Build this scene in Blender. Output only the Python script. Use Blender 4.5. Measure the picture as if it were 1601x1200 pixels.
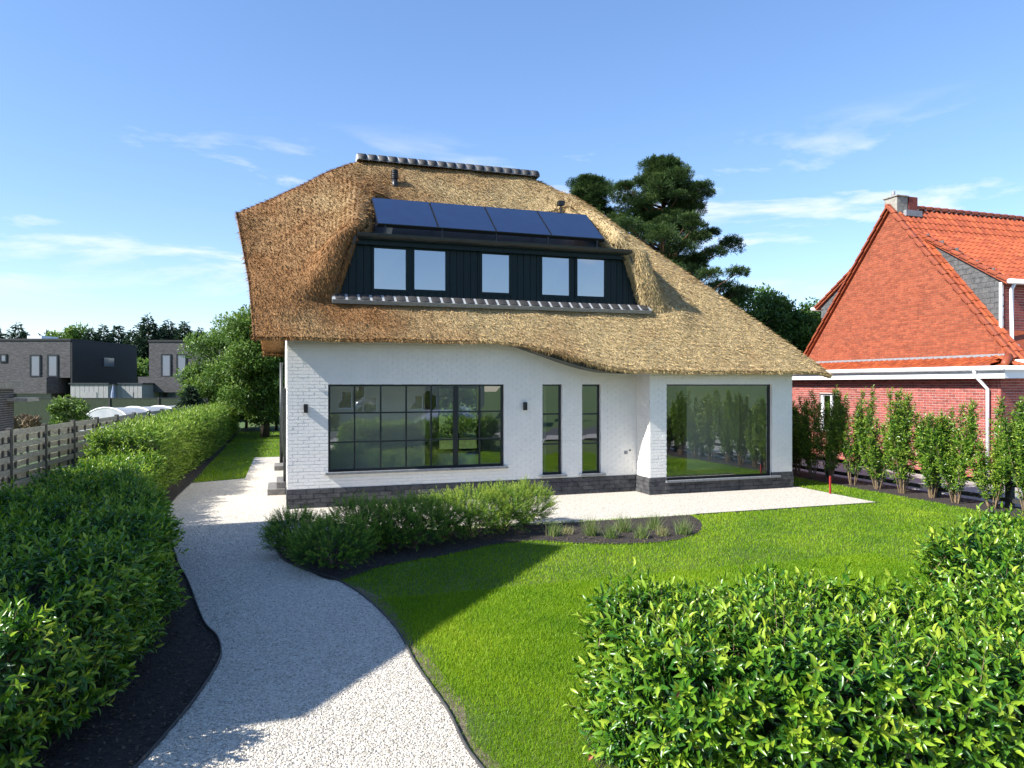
import bpy, math, random
import numpy as np
from mathutils import Vector, Matrix
from mathutils.geometry import tessellate_polygon

random.seed(7); rng = np.random.default_rng(7)
scene = bpy.context.scene
for o in list(bpy.data.objects): bpy.data.objects.remove(o)
C = scene.collection
R = math.radians

# ------------------------------------------------------------------ camera
CAMZ, FPX, YAW = 2.86, 1110.0, R(18)
cam_d = bpy.data.cameras.new('camera'); cam = bpy.data.objects.new('camera', cam_d); C.objects.link(cam)
cam.location = (0, 0, CAMZ); cam.rotation_euler = (R(90), 0, -YAW)
cam_d.sensor_width = 36; cam_d.lens = FPX / 1601 * 36; cam_d.clip_start = .1; cam_d.clip_end = 4000
scene.camera = cam
# ------------------------------------------------------------------ sun and sky
SUN_AZ, SUN_EL = R(7.5), R(39)          # light travels along +X turned this far towards +Y
ld = Vector((math.cos(SUN_EL)*math.cos(SUN_AZ), math.cos(SUN_EL)*math.sin(SUN_AZ), -math.sin(SUN_EL)))
sd = bpy.data.lights.new('sun', 'SUN'); sun = bpy.data.objects.new('sun', sd); C.objects.link(sun)
sun.location = (-40, -6, 40); sun.rotation_euler = ld.to_track_quat('-Z', 'Y').to_euler()
sd.energy = 4.0; sd.angle = R(.5); sd.color = (1, .965, .90)
world = bpy.data.worlds.new('World'); scene.world = world; world.use_nodes = True
wn = world.node_tree.nodes; wl = world.node_tree.links
for n in list(wn): wn.remove(n)
wo = wn.new('ShaderNodeOutputWorld'); bg = wn.new('ShaderNodeBackground'); bg.inputs['Strength'].default_value = .12
sky = wn.new('ShaderNodeTexSky'); sky.sky_type = 'NISHITA'; sky.sun_disc = False
sky.sun_elevation = SUN_EL
sky.sun_rotation = math.atan2(-ld.x, -ld.y)   # sun stands opposite to the light's travel
sky.air_density = 1.0; sky.dust_density = .25; sky.ozone_density = 2.4
tc = wn.new('ShaderNodeTexCoord'); sep = wn.new('ShaderNodeSeparateXYZ'); wl.new(tc.outputs['Generated'], sep.inputs[0])
mp = wn.new('ShaderNodeMapping'); mp.inputs['Scale'].default_value = (1.5, 1.5, 6.5); mp.inputs['Location'].default_value = (1.3, .7, .4); mp.inputs['Rotation'].default_value = (0, 0, R(14))
wl.new(tc.outputs['Generated'], mp.inputs[0])
cn = wn.new('ShaderNodeTexNoise'); cn.inputs['Scale'].default_value = 2.2; cn.inputs['Detail'].default_value = 9; cn.inputs['Roughness'].default_value = .58
cn.inputs['Distortion'].default_value = .35
wl.new(mp.outputs[0], cn.inputs['Vector'])
cr = wn.new('ShaderNodeValToRGB'); cr.color_ramp.elements[0].position = .545; cr.color_ramp.elements[1].position = .68
wl.new(cn.outputs['Fac'], cr.inputs[0])
band = wn.new('ShaderNodeValToRGB'); bc = band.color_ramp
bc.elements[0].position = .09; bc.elements[0].color = (0, 0, 0, 1); bc.elements[1].position = .34; bc.elements[1].color = (0, 0, 0, 1)
for p, v in ((.17, .95), (.25, .9)):
    e = bc.elements.new(p); e.color = (v, v, v, 1)
wl.new(sep.outputs['Z'], band.inputs[0])
cm = wn.new('ShaderNodeMath'); cm.operation = 'MULTIPLY'; wl.new(cr.outputs[0], cm.inputs[0]); wl.new(band.outputs[0], cm.inputs[1])
mixs = wn.new('ShaderNodeMix'); mixs.data_type = 'RGBA'; wl.new(cm.outputs[0], mixs.inputs[0])
gm_ = wn.new('ShaderNodeGamma'); gm_.inputs[1].default_value = .82; wl.new(sky.outputs[0], gm_.inputs[0])
gain = wn.new('ShaderNodeMix'); gain.data_type = 'RGBA'; gain.blend_type = 'MULTIPLY'; gain.inputs[0].default_value = 1
wl.new(gm_.outputs[0], gain.inputs[6]); gain.inputs[7].default_value = (.95, .96, 1.06, 1)
hsv = wn.new('ShaderNodeHueSaturation'); hsv.inputs['Saturation'].default_value = 1.16; wl.new(gain.outputs[2], hsv.inputs['Color'])
wl.new(hsv.outputs[0], mixs.inputs[6]); mixs.inputs[7].default_value = (3.9, 3.95, 4.0, 1)
wl.new(mixs.outputs[2], bg.inputs[0]); wl.new(bg.outputs[0], wo.inputs[0])
# ------------------------------------------------------------------ exposure
vs = scene.view_settings; vs.view_transform = 'Standard'; vs.look = 'None'; vs.gamma = 1; vs.exposure = 1.36
scene.render.resolution_x = 1024; scene.render.resolution_y = 768
scene.cycles.max_bounces = 8; scene.cycles.transparent_max_bounces = 12

# ------------------------------------------------------------------ pixel helpers (photo pixels of 1601x1200)
SY, CY = math.sin(YAW), math.cos(YAW)
def ray(px, py):
    u = (px - 800.5)/FPX; v = -(py - 600)/FPX
    return SY + u*CY, CY - u*SY, v
def G(px, py, z=0.0):
    a, b, v = ray(px, py); d = (z - CAMZ)/v; return (a*d, b*d)
def XatY(px, Y):
    a, b, v = ray(px, 600); return a/b*Y
def ZatY(px, py, Y):
    a, b, v = ray(px, py); return CAMZ + v*Y/b
def YatX(px, X):
    a, b, v = ray(px, 600); return b/a*X

# ------------------------------------------------------------------ materials
def mat(name, col, rough=.6, col2=None, nscale=6, bump=0, bscale=60, spec=.5, metal=0, stretch=None, detail=6, ramp=(.35, .65), tint=None, trans=0, bdist=.01, coat=0):
    """col..col2 by noise; tint=(dark, light) by the mesh attribute 'tint'."""
    m = bpy.data.materials.new(name); m.use_nodes = True
    nt = m.node_tree; N = nt.nodes; L = nt.links; b = N['Principled BSDF']; out = N['Material Output']
    b.inputs['Roughness'].default_value = rough; b.inputs['Metallic'].default_value = metal
    b.inputs['Specular IOR Level'].default_value = spec
    b.inputs['Coat Weight'].default_value = coat
    b.inputs['Base Color'].default_value = (*col, 1)
    t = N.new('ShaderNodeTexCoord'); src = t.outputs['Object']
    g = N.new('ShaderNodeNewGeometry'); src = g.outputs['Position']
    if stretch:
        mpn = N.new('ShaderNodeMapping'); mpn.inputs['Scale'].default_value = stretch; L.new(src, mpn.inputs[0]); src = mpn.outputs[0]
    colout = None
    if col2:
        n = N.new('ShaderNodeTexNoise'); n.inputs['Scale'].default_value = nscale; n.inputs['Detail'].default_value = detail; n.inputs['Roughness'].default_value = .62
        L.new(src, n.inputs['Vector'])
        r = N.new('ShaderNodeValToRGB'); r.color_ramp.elements[0].position = ramp[0]; r.color_ramp.elements[1].position = ramp[1]
        r.color_ramp.elements[0].color = (*col, 1); r.color_ramp.elements[1].color = (*col2, 1)
        L.new(n.outputs['Fac'], r.inputs[0]); colout = r.outputs[0]
    if tint:
        a = N.new('ShaderNodeAttribute'); a.attribute_name = 'tint'
        r = N.new('ShaderNodeValToRGB'); cs = tint
        el = r.color_ramp.elements
        el[0].position = 0; el[0].color = (*cs[0], 1); el[1].position = 1; el[1].color = (*cs[-1], 1)
        for k in range(1, len(cs)-1):
            e = el.new(k/(len(cs)-1)); e.color = (*cs[k], 1)
        L.new(a.outputs['Fac'], r.inputs[0])
        if colout:
            mx = N.new('ShaderNodeMix'); mx.data_type = 'RGBA'; mx.blend_type = 'MULTIPLY'; mx.inputs[0].default_value = 1
            L.new(r.outputs[0], mx.inputs[6]); L.new(colout, mx.inputs[7]); colout = mx.outputs[2]
        else: colout = r.outputs[0]
    if colout: L.new(colout, b.inputs['Base Color'])
    if bump:
        n2 = N.new('ShaderNodeTexNoise'); n2.inputs['Scale'].default_value = bscale; n2.inputs['Detail'].default_value = 5
        L.new(src, n2.inputs['Vector'])
        bp = N.new('ShaderNodeBump'); bp.inputs['Strength'].default_value = bump; bp.inputs['Distance'].default_value = bdist
        L.new(n2.outputs['Fac'], bp.inputs['Height']); L.new(bp.outputs[0], b.inputs['Normal'])
    if trans:
        ts = N.new('ShaderNodeBsdfTranslucent'); ms = N.new('ShaderNodeMixShader'); ms.inputs[0].default_value = trans
        if colout:
            hs = N.new('ShaderNodeHueSaturation'); hs.inputs['Value'].default_value = 1.3; hs.inputs['Hue'].default_value = .49
            L.new(colout, hs.inputs['Color']); L.new(hs.outputs[0], ts.inputs[0])
        else: ts.inputs[0].default_value = (*col, 1)
        L.new(b.outputs[0], ms.inputs[1]); L.new(ts.outputs[0], ms.inputs[2]); L.new(ms.outputs[0], out.inputs[0])
    return m

def glass(name, refl, tintc=(.82, .88, .86)):
    m = bpy.data.materials.new(name); m.use_nodes = True; N = m.node_tree.nodes; L = m.node_tree.links
    for n in list(N): N.remove(n)
    out = N.new('ShaderNodeOutputMaterial'); tr = N.new('ShaderNodeBsdfTransparent'); gl = N.new('ShaderNodeBsdfGlossy')
    tr.inputs[0].default_value = (*tintc, 1); gl.inputs['Roughness'].default_value = .004; gl.inputs[0].default_value = (.95, .97, 1, 1)
    lw = N.new('ShaderNodeFresnel'); lw.inputs[0].default_value = 1.5
    mm = N.new('ShaderNodeMath'); mm.operation = 'ADD'; mm.inputs[1].default_value = refl; L.new(lw.outputs[0], mm.inputs[0])
    ms = N.new('ShaderNodeMixShader'); L.new(mm.outputs[0], ms.inputs[0]); L.new(tr.outputs[0], ms.inputs[1]); L.new(gl.outputs[0], ms.inputs[2])
    L.new(ms.outputs[0], out.inputs[0]); return m

M = {}
M['render'] = mat('white_paint', (.83, .80, .745), .75, (.78, .755, .705), 3, .25, 90, bdist=.004)
M['plinth'] = mat('charcoal_paint', (.035, .036, .04), .8, (.075, .075, .078), 5, .6, 45, bdist=.012)
M['frame'] = mat('dark_frame', (.012, .016, .018), .35)
M['clad'] = mat('dark_green_timber', (.003, .012, .014), .5, (.006, .019, .021), 3, .2, 30, stretch=(8, 8, .6), spec=.25)
M['black'] = mat('black_metal', (.01, .01, .011), .4)
M['zinc'] = mat('dark_zinc', (.022, .028, .03), .45, (.035, .042, .044), 4)
M['bluestone'] = mat('bluestone', (.13, .14, .15), .6, (.2, .21, .22), 12, .2)
M['stone_step'] = mat('step_stone', (.12, .115, .11), .7, (.2, .19, .18), 9, .2)
M['glass'] = glass('window_glass', .24, (.86, .9, .86))
M['glass_up'] = glass('coated_glass', .36, (.5, .56, .6))
M['glass_side'] = glass('dull_glass', .3, (.5, .55, .55))
M['panel'] = mat('solar_cell', (.008, .016, .05), .07, (.01, .02, .06), 3, spec=.8, coat=.5)
M['mortar'] = mat('pale_mortar', (.26, .27, .28), .85, (.36, .37, .375), 14, .4, 60)
M['slate_tile'] = mat('dark_tile', (.022, .021, .021), .65, (.045, .042, .040), 7, .2)
M['interior'] = mat('beige_plaster', (.74, .71, .60), .8, (.70, .67, .58), 2)
M['int_floor'] = mat('interior_floor', (.42, .38, .32), .4)
M['soil'] = mat('dark_soil', (.012, .010, .009), .95, (.05, .038, .03), 14, 1, 40, bdist=.04, detail=10)
M['edging'] = mat('steel_edging', (.05, .05, .052), .6, (.08, .075, .07), 9)
M['lawn'] = mat('lawn_ground', (.035, .07, .006), .9, (.085, .12, .014), 1.3, .6, 90, detail=8)
M['field'] = mat('field_grass', (.045, .09, .015), .9, (.08, .12, .025), .2, .4, 30)
M['blade'] = mat('grass_blade', (1, 1, 1), .55, col2=(.66, .80, .6), nscale=.8, tint=((.11, .235, .006), (.23, .38, .008), (.38, .47, .03)), trans=.38, spec=.3)
M['asphalt'] = mat('asphalt', (.05, .05, .052), .9, (.07, .07, .07), 20, .4)
M['paver'] = mat('grey_paving', (.27, .25, .23), .85, (.36, .34, .31), 6, .3, 30)
M['bark'] = mat('bark', (.06, .045, .032), .9, (.13, .10, .07), 12, .8, 30, bdist=.03, stretch=(1, 1, .25))
M['pinebark'] = mat('pine_bark', (.10, .055, .03), .9, (.20, .11, .06), 8, .8, 25, bdist=.03)
M['twig'] = mat('twig', (.13, .085, .045), .8, (.22, .16, .09), 20)
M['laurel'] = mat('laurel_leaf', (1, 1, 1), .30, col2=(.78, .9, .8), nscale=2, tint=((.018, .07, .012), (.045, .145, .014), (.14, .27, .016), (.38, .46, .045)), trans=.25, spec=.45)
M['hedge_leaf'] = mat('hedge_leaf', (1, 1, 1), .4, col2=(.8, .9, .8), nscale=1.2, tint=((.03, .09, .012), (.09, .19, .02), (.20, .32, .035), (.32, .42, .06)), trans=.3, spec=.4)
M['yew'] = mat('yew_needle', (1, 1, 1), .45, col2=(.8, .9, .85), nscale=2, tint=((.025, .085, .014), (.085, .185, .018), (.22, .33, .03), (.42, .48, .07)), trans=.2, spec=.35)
M['privet'] = mat('shrub_leaf', (1, 1, 1), .35, col2=(.8, .9, .8), nscale=2, tint=((.03, .085, .012), (.085, .18, .018), (.20, .31, .03), (.36, .43, .07)), trans=.25, spec=.4)
M['drygrass'] = mat('ornamental_grass', (1, 1, 1), .6, tint=((.07, .15, .03), (.17, .24, .06), (.36, .31, .16)), trans=.3)
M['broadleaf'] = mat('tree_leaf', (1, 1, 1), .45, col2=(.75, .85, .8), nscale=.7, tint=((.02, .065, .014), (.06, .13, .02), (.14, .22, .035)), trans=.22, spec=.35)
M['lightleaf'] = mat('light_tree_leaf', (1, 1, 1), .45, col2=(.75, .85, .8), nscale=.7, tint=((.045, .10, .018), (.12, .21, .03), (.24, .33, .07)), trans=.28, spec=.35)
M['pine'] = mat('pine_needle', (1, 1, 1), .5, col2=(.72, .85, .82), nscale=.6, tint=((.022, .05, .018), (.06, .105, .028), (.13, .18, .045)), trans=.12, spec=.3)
M['spruce'] = mat('spruce_needle', (1, 1, 1), .6, tint=((.018, .04, .024), (.035, .068, .035), (.06, .10, .045)), trans=.1, spec=.25)
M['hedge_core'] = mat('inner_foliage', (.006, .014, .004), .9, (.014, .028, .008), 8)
M['deadleaf'] = mat('brown_dead_leaf', (.25, .09, .04), .7, (.35, .14, .07), 20)
M['fence_wood'] = mat('weathered_wood', (.24, .22, .185), .85, (.46, .43, .375), 5, .6, 30, stretch=(1.5, 1.5, 9), bdist=.008)
M['fence_post'] = mat('dark_post', (.045, .042, .038), .85, (.10, .095, .085), 8, .5, 25)
M['darkfence'] = mat('dark_fence', (.018, .02, .02), .8, (.04, .042, .04), 12)
M['brick_or'] = mat('orange_brick', (.33, .078, .030), .85, (.23, .048, .021), 9, .4, 60, tint=((.75, .72, .7), (1, 1, 1), (1.15, 1.2, 1.25)))
M['brick_red'] = mat('red_brick', (.34, .085, .062), .85, (.23, .05, .042), 9, .4, 60, tint=((.7, .7, .7), (1, 1, 1), (1.2, 1.2, 1.2)))
M['mortar_or'] = mat('orange_mortar', (.30, .14, .085), .95)
M['mortar_wh'] = mat('light_mortar', (.50, .40, .36), .95)
M['rooftile'] = mat('orange_roof_tile', (.40, .092, .028), .55, (.27, .055, .022), 5, .25, 50, tint=((.75, .75, .75), (1, 1, 1), (1.2, 1.25, 1.25)))
M['slate'] = mat('grey_slate', (.055, .058, .06), .7, (.11, .11, .11), 8, .3, 40)
M['white_pvc'] = mat('white_pvc', (.78, .79, .80), .35)
M['lead'] = mat('lead_flashing', (.19, .195, .21), .6, (.27, .28, .30), 10)
M['concrete'] = mat('weathered_concrete', (.20, .185, .16), .9, (.34, .32, .28), 9, .4, 30)
M['dkbrick'] = mat('dark_brown_brick', (.036, .034, .035), .85, (.10, .096, .098), 3.5, .5, 20, stretch=(1, 1, 5), bdist=.02)
M['blackclad'] = mat('black_cladding', (.008, .009, .011), .7, (.016, .018, .02), 6)
M['greywood'] = mat('grey_boarding', (.24, .24, .235), .8, (.34, .34, .33), 6, stretch=(4, 4, .5))
M['screen'] = mat('green_screen', (.018, .032, .016), .9, (.04, .058, .03), 14, .8, 30, stretch=(3, 3, .5), bdist=.03)
M['white_sheet'] = mat('white_cover', (.33, .345, .36), .5, (.26, .28, .30), 2)
M['blue_cloth'] = mat('blue_grey_cloth', (.16, .2, .29), .8, (.22, .26, .36), 5)
M['red'] = mat('red_paint', (.30, .02, .018), .6)
M['curtain'] = mat('white_curtain', (.7, .7, .68), .9)
M['car_paint'] = mat('silver_paint', (.5, .53, .56), .25, metal=.6, coat=1)
M['rubber'] = mat('tyre_rubber', (.012, .012, .012), .85)

def gravel_mat(name, c1, c2, c3):
    m = bpy.data.materials.new(name); m.use_nodes = True; N = m.node_tree.nodes; L = m.node_tree.links; b = N['Principled BSDF']
    b.inputs['Roughness'].default_value = .85
    g = N.new('ShaderNodeNewGeometry')
    v = N.new('ShaderNodeTexVoronoi'); v.inputs['Scale'].default_value = 52; L.new(g.outputs['Position'], v.inputs['Vector'])
    r = N.new('ShaderNodeValToRGB'); r.color_ramp.elements[0].color = (*c1, 1); r.color_ramp.elements[1].color = (*c3, 1)
    e = r.color_ramp.elements.new(.35); e.color = (*c2, 1)
    sp = N.new('ShaderNodeSeparateColor'); L.new(v.outputs['Color'], sp.inputs[0]); L.new(sp.outputs[0], r.inputs[0]); L.new(r.outputs[0], b.inputs['Base Color'])
    iv = N.new('ShaderNodeMath'); iv.operation = 'SUBTRACT'; iv.inputs[0].default_value = 1; L.new(v.outputs['Distance'], iv.inputs[1])
    bp = N.new('ShaderNodeBump'); bp.inputs['Strength'].default_value = 1; bp.inputs['Distance'].default_value = .012
    L.new(iv.outputs[0], bp.inputs['Height']); L.new(bp.outputs[0], b.inputs['Normal']); return m
M['gravel'] = gravel_mat('pale_gravel', (.26, .235, .19), (.48, .435, .365), (.66, .605, .515))
M['pebble'] = mat('pebble', (1, 1, 1), .8, tint=((.22, .198, .162), (.50, .455, .38), (.72, .665, .57)))

def thatch_mat(name, tinted):
    m = bpy.data.materials.new(name); m.use_nodes = True; N = m.node_tree.nodes; L = m.node_tree.links; b = N['Principled BSDF']
    b.inputs['Roughness'].default_value = .75; b.inputs['Specular IOR Level'].default_value = .25
    g = N.new('ShaderNodeNewGeometry')
    n1 = N.new('ShaderNodeTexNoise'); n1.inputs['Scale'].default_value = .55; n1.inputs['Detail'].default_value = 7; L.new(g.outputs['Position'], n1.inputs['Vector'])
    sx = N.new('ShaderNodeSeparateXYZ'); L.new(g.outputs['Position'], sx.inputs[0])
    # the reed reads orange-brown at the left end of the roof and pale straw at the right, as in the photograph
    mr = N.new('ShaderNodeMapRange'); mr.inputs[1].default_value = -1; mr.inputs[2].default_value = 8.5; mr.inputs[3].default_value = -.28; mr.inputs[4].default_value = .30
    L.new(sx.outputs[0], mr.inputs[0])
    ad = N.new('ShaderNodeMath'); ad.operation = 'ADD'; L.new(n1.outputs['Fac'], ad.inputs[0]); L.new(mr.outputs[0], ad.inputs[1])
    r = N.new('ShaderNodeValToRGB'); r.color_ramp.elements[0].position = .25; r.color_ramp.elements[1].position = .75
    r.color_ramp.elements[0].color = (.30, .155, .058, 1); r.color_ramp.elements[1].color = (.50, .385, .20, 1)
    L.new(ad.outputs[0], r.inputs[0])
    n2 = N.new('ShaderNodeTexNoise'); n2.inputs['Scale'].default_value = 38; n2.inputs['Detail'].default_value = 4; L.new(g.outputs['Position'], n2.inputs['Vector'])
    r2 = N.new('ShaderNodeValToRGB'); r2.color_ramp.elements[0].position = .34; r2.color_ramp.elements[1].position = .62
    r2.color_ramp.elements[0].color = (.42, .38, .36, 1); r2.color_ramp.elements[1].color = (1.05, 1.05, 1.05, 1)
    L.new(n2.outputs['Fac'], r2.inputs[0])
    mx = N.new('ShaderNodeMix'); mx.data_type = 'RGBA'; mx.blend_type = 'MULTIPLY'; mx.inputs[0].default_value = 1 if not tinted else .35
    L.new(r.outputs[0], mx.inputs[6]); L.new(r2.outputs[0], mx.inputs[7]); co = mx.outputs[2]
    if tinted:
        a = N.new('ShaderNodeAttribute'); a.attribute_name = 'tint'
        r3 = N.new('ShaderNodeValToRGB'); r3.color_ramp.elements[0].color = (.46, .41, .37, 1); r3.color_ramp.elements[1].color = (1.5, 1.47, 1.38, 1)
        L.new(a.outputs['Fac'], r3.inputs[0])
        m2 = N.new('ShaderNodeMix'); m2.data_type = 'RGBA'; m2.blend_type = 'MULTIPLY'; m2.inputs[0].default_value = 1
        L.new(co, m2.inputs[6]); L.new(r3.outputs[0], m2.inputs[7]); co = m2.outputs[2]
    L.new(co, b.inputs['Base Color'])
    bp = N.new('ShaderNodeBump'); bp.inputs['Strength'].default_value = .8; bp.inputs['Distance'].default_value = .03
    L.new(n2.outputs['Fac'], bp.inputs['Height']); L.new(bp.outputs[0], b.inputs['Normal']); return m
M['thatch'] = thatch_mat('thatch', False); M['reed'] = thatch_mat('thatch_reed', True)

# ------------------------------------------------------------------ object helpers
WORG = {}
def tag(o, label=None, cat=None, group=None, kind=None):
    if label: o['label'] = label
    if cat: o['category'] = cat
    if group: o['group'] = group
    if kind: o['kind'] = kind
    return o
def thing(name, label, cat, loc, group=None):
    o = bpy.data.objects.new(name, None); C.objects.link(o); o.location = loc; o.empty_display_size = .3
    WORG[o] = Vector(loc); return tag(o, label, cat, group)
def link(name, me, parent, origin, rot=None):
    o = bpy.data.objects.new(name, me); C.objects.link(o); origin = Vector(origin)
    if parent: o.parent = parent; o.location = origin - WORG[parent]
    else: o.location = origin
    if rot is not None: o.rotation_euler = rot
    WORG[o] = origin; return o
class MB:
    def __init__(s): s.v = []; s.f = []
    def add(s, vs, fs):
        k = len(s.v); s.v += [tuple(p) for p in vs]; s.f += [tuple(i+k for i in f) for f in fs]; return s
    def box(s, x0, x1, y0, y1, z0, z1):
        return s.add([(x0,y0,z0),(x1,y0,z0),(x1,y1,z0),(x0,y1,z0),(x0,y0,z1),(x1,y0,z1),(x1,y1,z1),(x0,y1,z1)],
                     [(0,3,2,1),(4,5,6,7),(0,1,5,4),(1,2,6,5),(2,3,7,6),(3,0,4,7)])
    def obox(s, c, ax, ay, az):
        c, ax, ay, az = Vector(c), Vector(ax), Vector(ay), Vector(az)
        p = [c+a*ax+b*ay+d*az for d in (-1,1) for a, b in ((-1,-1),(1,-1),(1,1),(-1,1))]
        return s.add(p, [(0,3,2,1),(4,5,6,7),(0,1,5,4),(1,2,6,5),(2,3,7,6),(3,0,4,7)])
    def quad(s, a, b, c, d): return s.add([a, b, c, d], [(0,1,2,3)])
    def tube(s, pts, rad, n=8, cap=True):
        pts = [Vector(p) for p in pts]; m = len(pts); rad = rad if hasattr(rad, '__len__') else [rad]*m
        base = len(s.v); ref = Vector((0,0,1))
        for i, p in enumerate(pts):
            t = (pts[min(i+1,m-1)]-pts[max(i-1,0)]).normalized()
            r = ref if abs(t.dot(ref)) < .95 else Vector((1,0,0))
            a = t.cross(r).normalized(); b = t.cross(a)
            for k in range(n):
                q = 2*math.pi*k/n; s.v.append(tuple(p+(a*math.cos(q)+b*math.sin(q))*rad[i]))
        for i in range(m-1):
            for k in range(n):
                k2 = (k+1) % n; s.f.append((base+i*n+k, base+(i+1)*n+k, base+(i+1)*n+k2, base+i*n+k2))
        if cap:
            s.f.append(tuple(base+k for k in range(n))); s.f.append(tuple(base+(m-1)*n+k for k in reversed(range(n))))
        return s
    def prism(s, poly, z0, z1):
        n = len(poly); k = len(s.v)
        s.v += [(x,y,z0) for x,y in poly] + [(x,y,z1) for x,y in poly]
        s.f += [(k+i, k+(i+1)%n, k+n+(i+1)%n, k+n+i) for i in range(n)]
        for t in tessellate_polygon([[Vector((x,y,0)) for x,y in poly]]):
            s.f.append(tuple(k+i for i in t)); s.f.append(tuple(k+n+i for i in t))
        return s
    def ext(s, poly, d):
        """flat 3-D polygon pushed along vector d"""
        n = len(poly); k = len(s.v); d = Vector(d); s.v += [tuple(p) for p in poly] + [tuple(Vector(p)+d) for p in poly]
        s.f += [(k+i, k+(i+1)%n, k+n+(i+1)%n, k+n+i) for i in range(n)] + [tuple(k+i for i in reversed(range(n))), tuple(k+n+i for i in range(n))]
        return s
    def build(s, name, m, parent=None, smooth=False, bevel=0, origin=None):
        V = np.array(s.v, float)
        if origin is None:
            lo, hi = V.min(0), V.max(0); origin = ((lo[0]+hi[0])/2, (lo[1]+hi[1])/2, lo[2])
        me = bpy.data.meshes.new(name); me.from_pydata((V-np.array(origin)).tolist(), [], s.f); me.update()
        import bmesh
        bm = bmesh.new(); bm.from_mesh(me); bmesh.ops.recalc_face_normals(bm, faces=bm.faces); bm.to_mesh(me); bm.free()
        me.materials.append(M[m] if isinstance(m, str) else m)
        if smooth: me.polygons.foreach_set('use_smooth', [True]*len(me.polygons))
        o = link(name, me, parent, origin)
        if bevel:
            b = o.modifiers.new('bevel', 'BEVEL'); b.width = bevel; b.segments = 2; b.limit_method = 'ANGLE'
        return o
def npmesh(name, V, F, m, parent=None, tint=None, smooth=False, origin=None):
    V = np.asarray(V, float); F = np.asarray(F, np.int32)
    if origin is None:
        lo, hi = V.min(0), V.max(0); origin = ((lo[0]+hi[0])/2, (lo[1]+hi[1])/2, lo[2])
    me = bpy.data.meshes.new(name); k = F.shape[1]
    me.vertices.add(len(V)); me.vertices.foreach_set('co', (V-np.array(origin)).astype(np.float32).ravel())
    me.loops.add(F.size); me.loops.foreach_set('vertex_index', F.ravel())
    me.polygons.add(len(F)); me.polygons.foreach_set('loop_start', np.arange(0, F.size, k, dtype=np.int32))
    me.polygons.foreach_set('use_smooth', np.full(len(F), smooth))
    me.materials.append(M[m] if isinstance(m, str) else m)
    if tint is not None:
        a = me.attributes.new('tint', 'FLOAT', 'POINT'); a.data.foreach_set('value', np.asarray(tint, np.float32))
    me.update(calc_edges=True); me.validate()
    return link(name, me, parent, origin)

def norm(a): return a/np.maximum(np.linalg.norm(a, axis=-1, keepdims=True), 1e-9)
LEAF8 = (np.array([(0,0,0),(-.46,.3,.10),(0,.3,-.02),(.46,.3,.10),(-.42,.62,.06),(0,.64,-.04),(.42,.62,.06),(0,1,-.16)]),
         np.array([(0,2,1),(0,3,2),(1,2,5),(1,5,4),(2,3,6),(2,6,5),(4,5,7),(5,6,7)]))
LEAF2 = (np.array([(0,0,0),(-.5,.45,.10),(.5,.45,.10),(0,1,-.08)]), np.array([(0,3,1),(0,2,3)]))
TWIG = (np.array([(-.5,0,0),(.5,0,0),(.2,1,0),(-.2,1,0)]), np.array([(0,1,2),(0,2,3)]))
ORD = ['first','second','third','fourth','fifth','sixth','seventh','eighth','ninth','tenth','eleventh','twelfth','thirteenth','fourteenth','fifteenth','sixteenth','seventeenth','eighteenth','nineteenth','twentieth','twenty-first','twenty-second']
BLADE = (np.array([(-.5,0,0),(.5,0,0),(0,1,0)]), np.array([(0,1,2)]))
def place(T, P, D, Nn, L, W, tint):
    tv, tf = T; D = norm(D); X = norm(np.cross(D, Nn)); Z = np.cross(X, D); n = len(P)
    V = (P[:,None,:] + tv[None,:,0:1]*X[:,None,:]*W[:,None,None] + tv[None,:,1:2]*D[:,None,:]*L[:,None,None] + tv[None,:,2:3]*Z[:,None,:]*L[:,None,None])
    F = (tf[None] + (np.arange(n)*len(tv))[:,None,None]).reshape(-1, tf.shape[1])
    return V.reshape(-1,3), F, np.repeat(tint, len(tv))
def rdir(n):
    return norm(rng.normal(size=(n,3)))
def shoots(P, A, n, slen, L, W, top=25, bot=80, droop=.25):
    """leaves set in a spiral along shoots that start at P and grow along A; slen is per shoot"""
    N = len(P); A = norm(A); r = norm(np.cross(A, rdir(N))); s = np.cross(A, r)
    f = (np.arange(n)+.5)/n; az = np.arange(n)*2.4
    ph = rng.uniform(0, 6.28, N)[:,None] + az[None,:]
    rad = r[:,None,:]*np.cos(ph)[...,None] + s[:,None,:]*np.sin(ph)[...,None]
    sp = np.radians(bot + (top-bot)*f)[None,:] + rng.normal(0, .18, (N, n))
    Ax = np.repeat(A[:,None,:], n, 1)
    D = Ax*np.cos(sp)[...,None] + rad*np.sin(sp)[...,None]; Nn = Ax*np.sin(sp)[...,None] - rad*np.cos(sp)[...,None]
    D[...,2] -= droop*(1-f)[None,:]
    Pp = P[:,None,:] + Ax*(f[None,:]*slen[:,None])[...,None]
    sz = (1.05-.45*np.abs(f-.35))[None,:]*rng.uniform(.75, 1.2, (N, n))
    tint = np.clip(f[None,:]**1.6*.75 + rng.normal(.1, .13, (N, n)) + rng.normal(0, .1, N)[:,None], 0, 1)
    return Pp.reshape(-1,3), D.reshape(-1,3), Nn.reshape(-1,3), (L*sz).ravel(), (W*sz).ravel(), tint.ravel()
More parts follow.
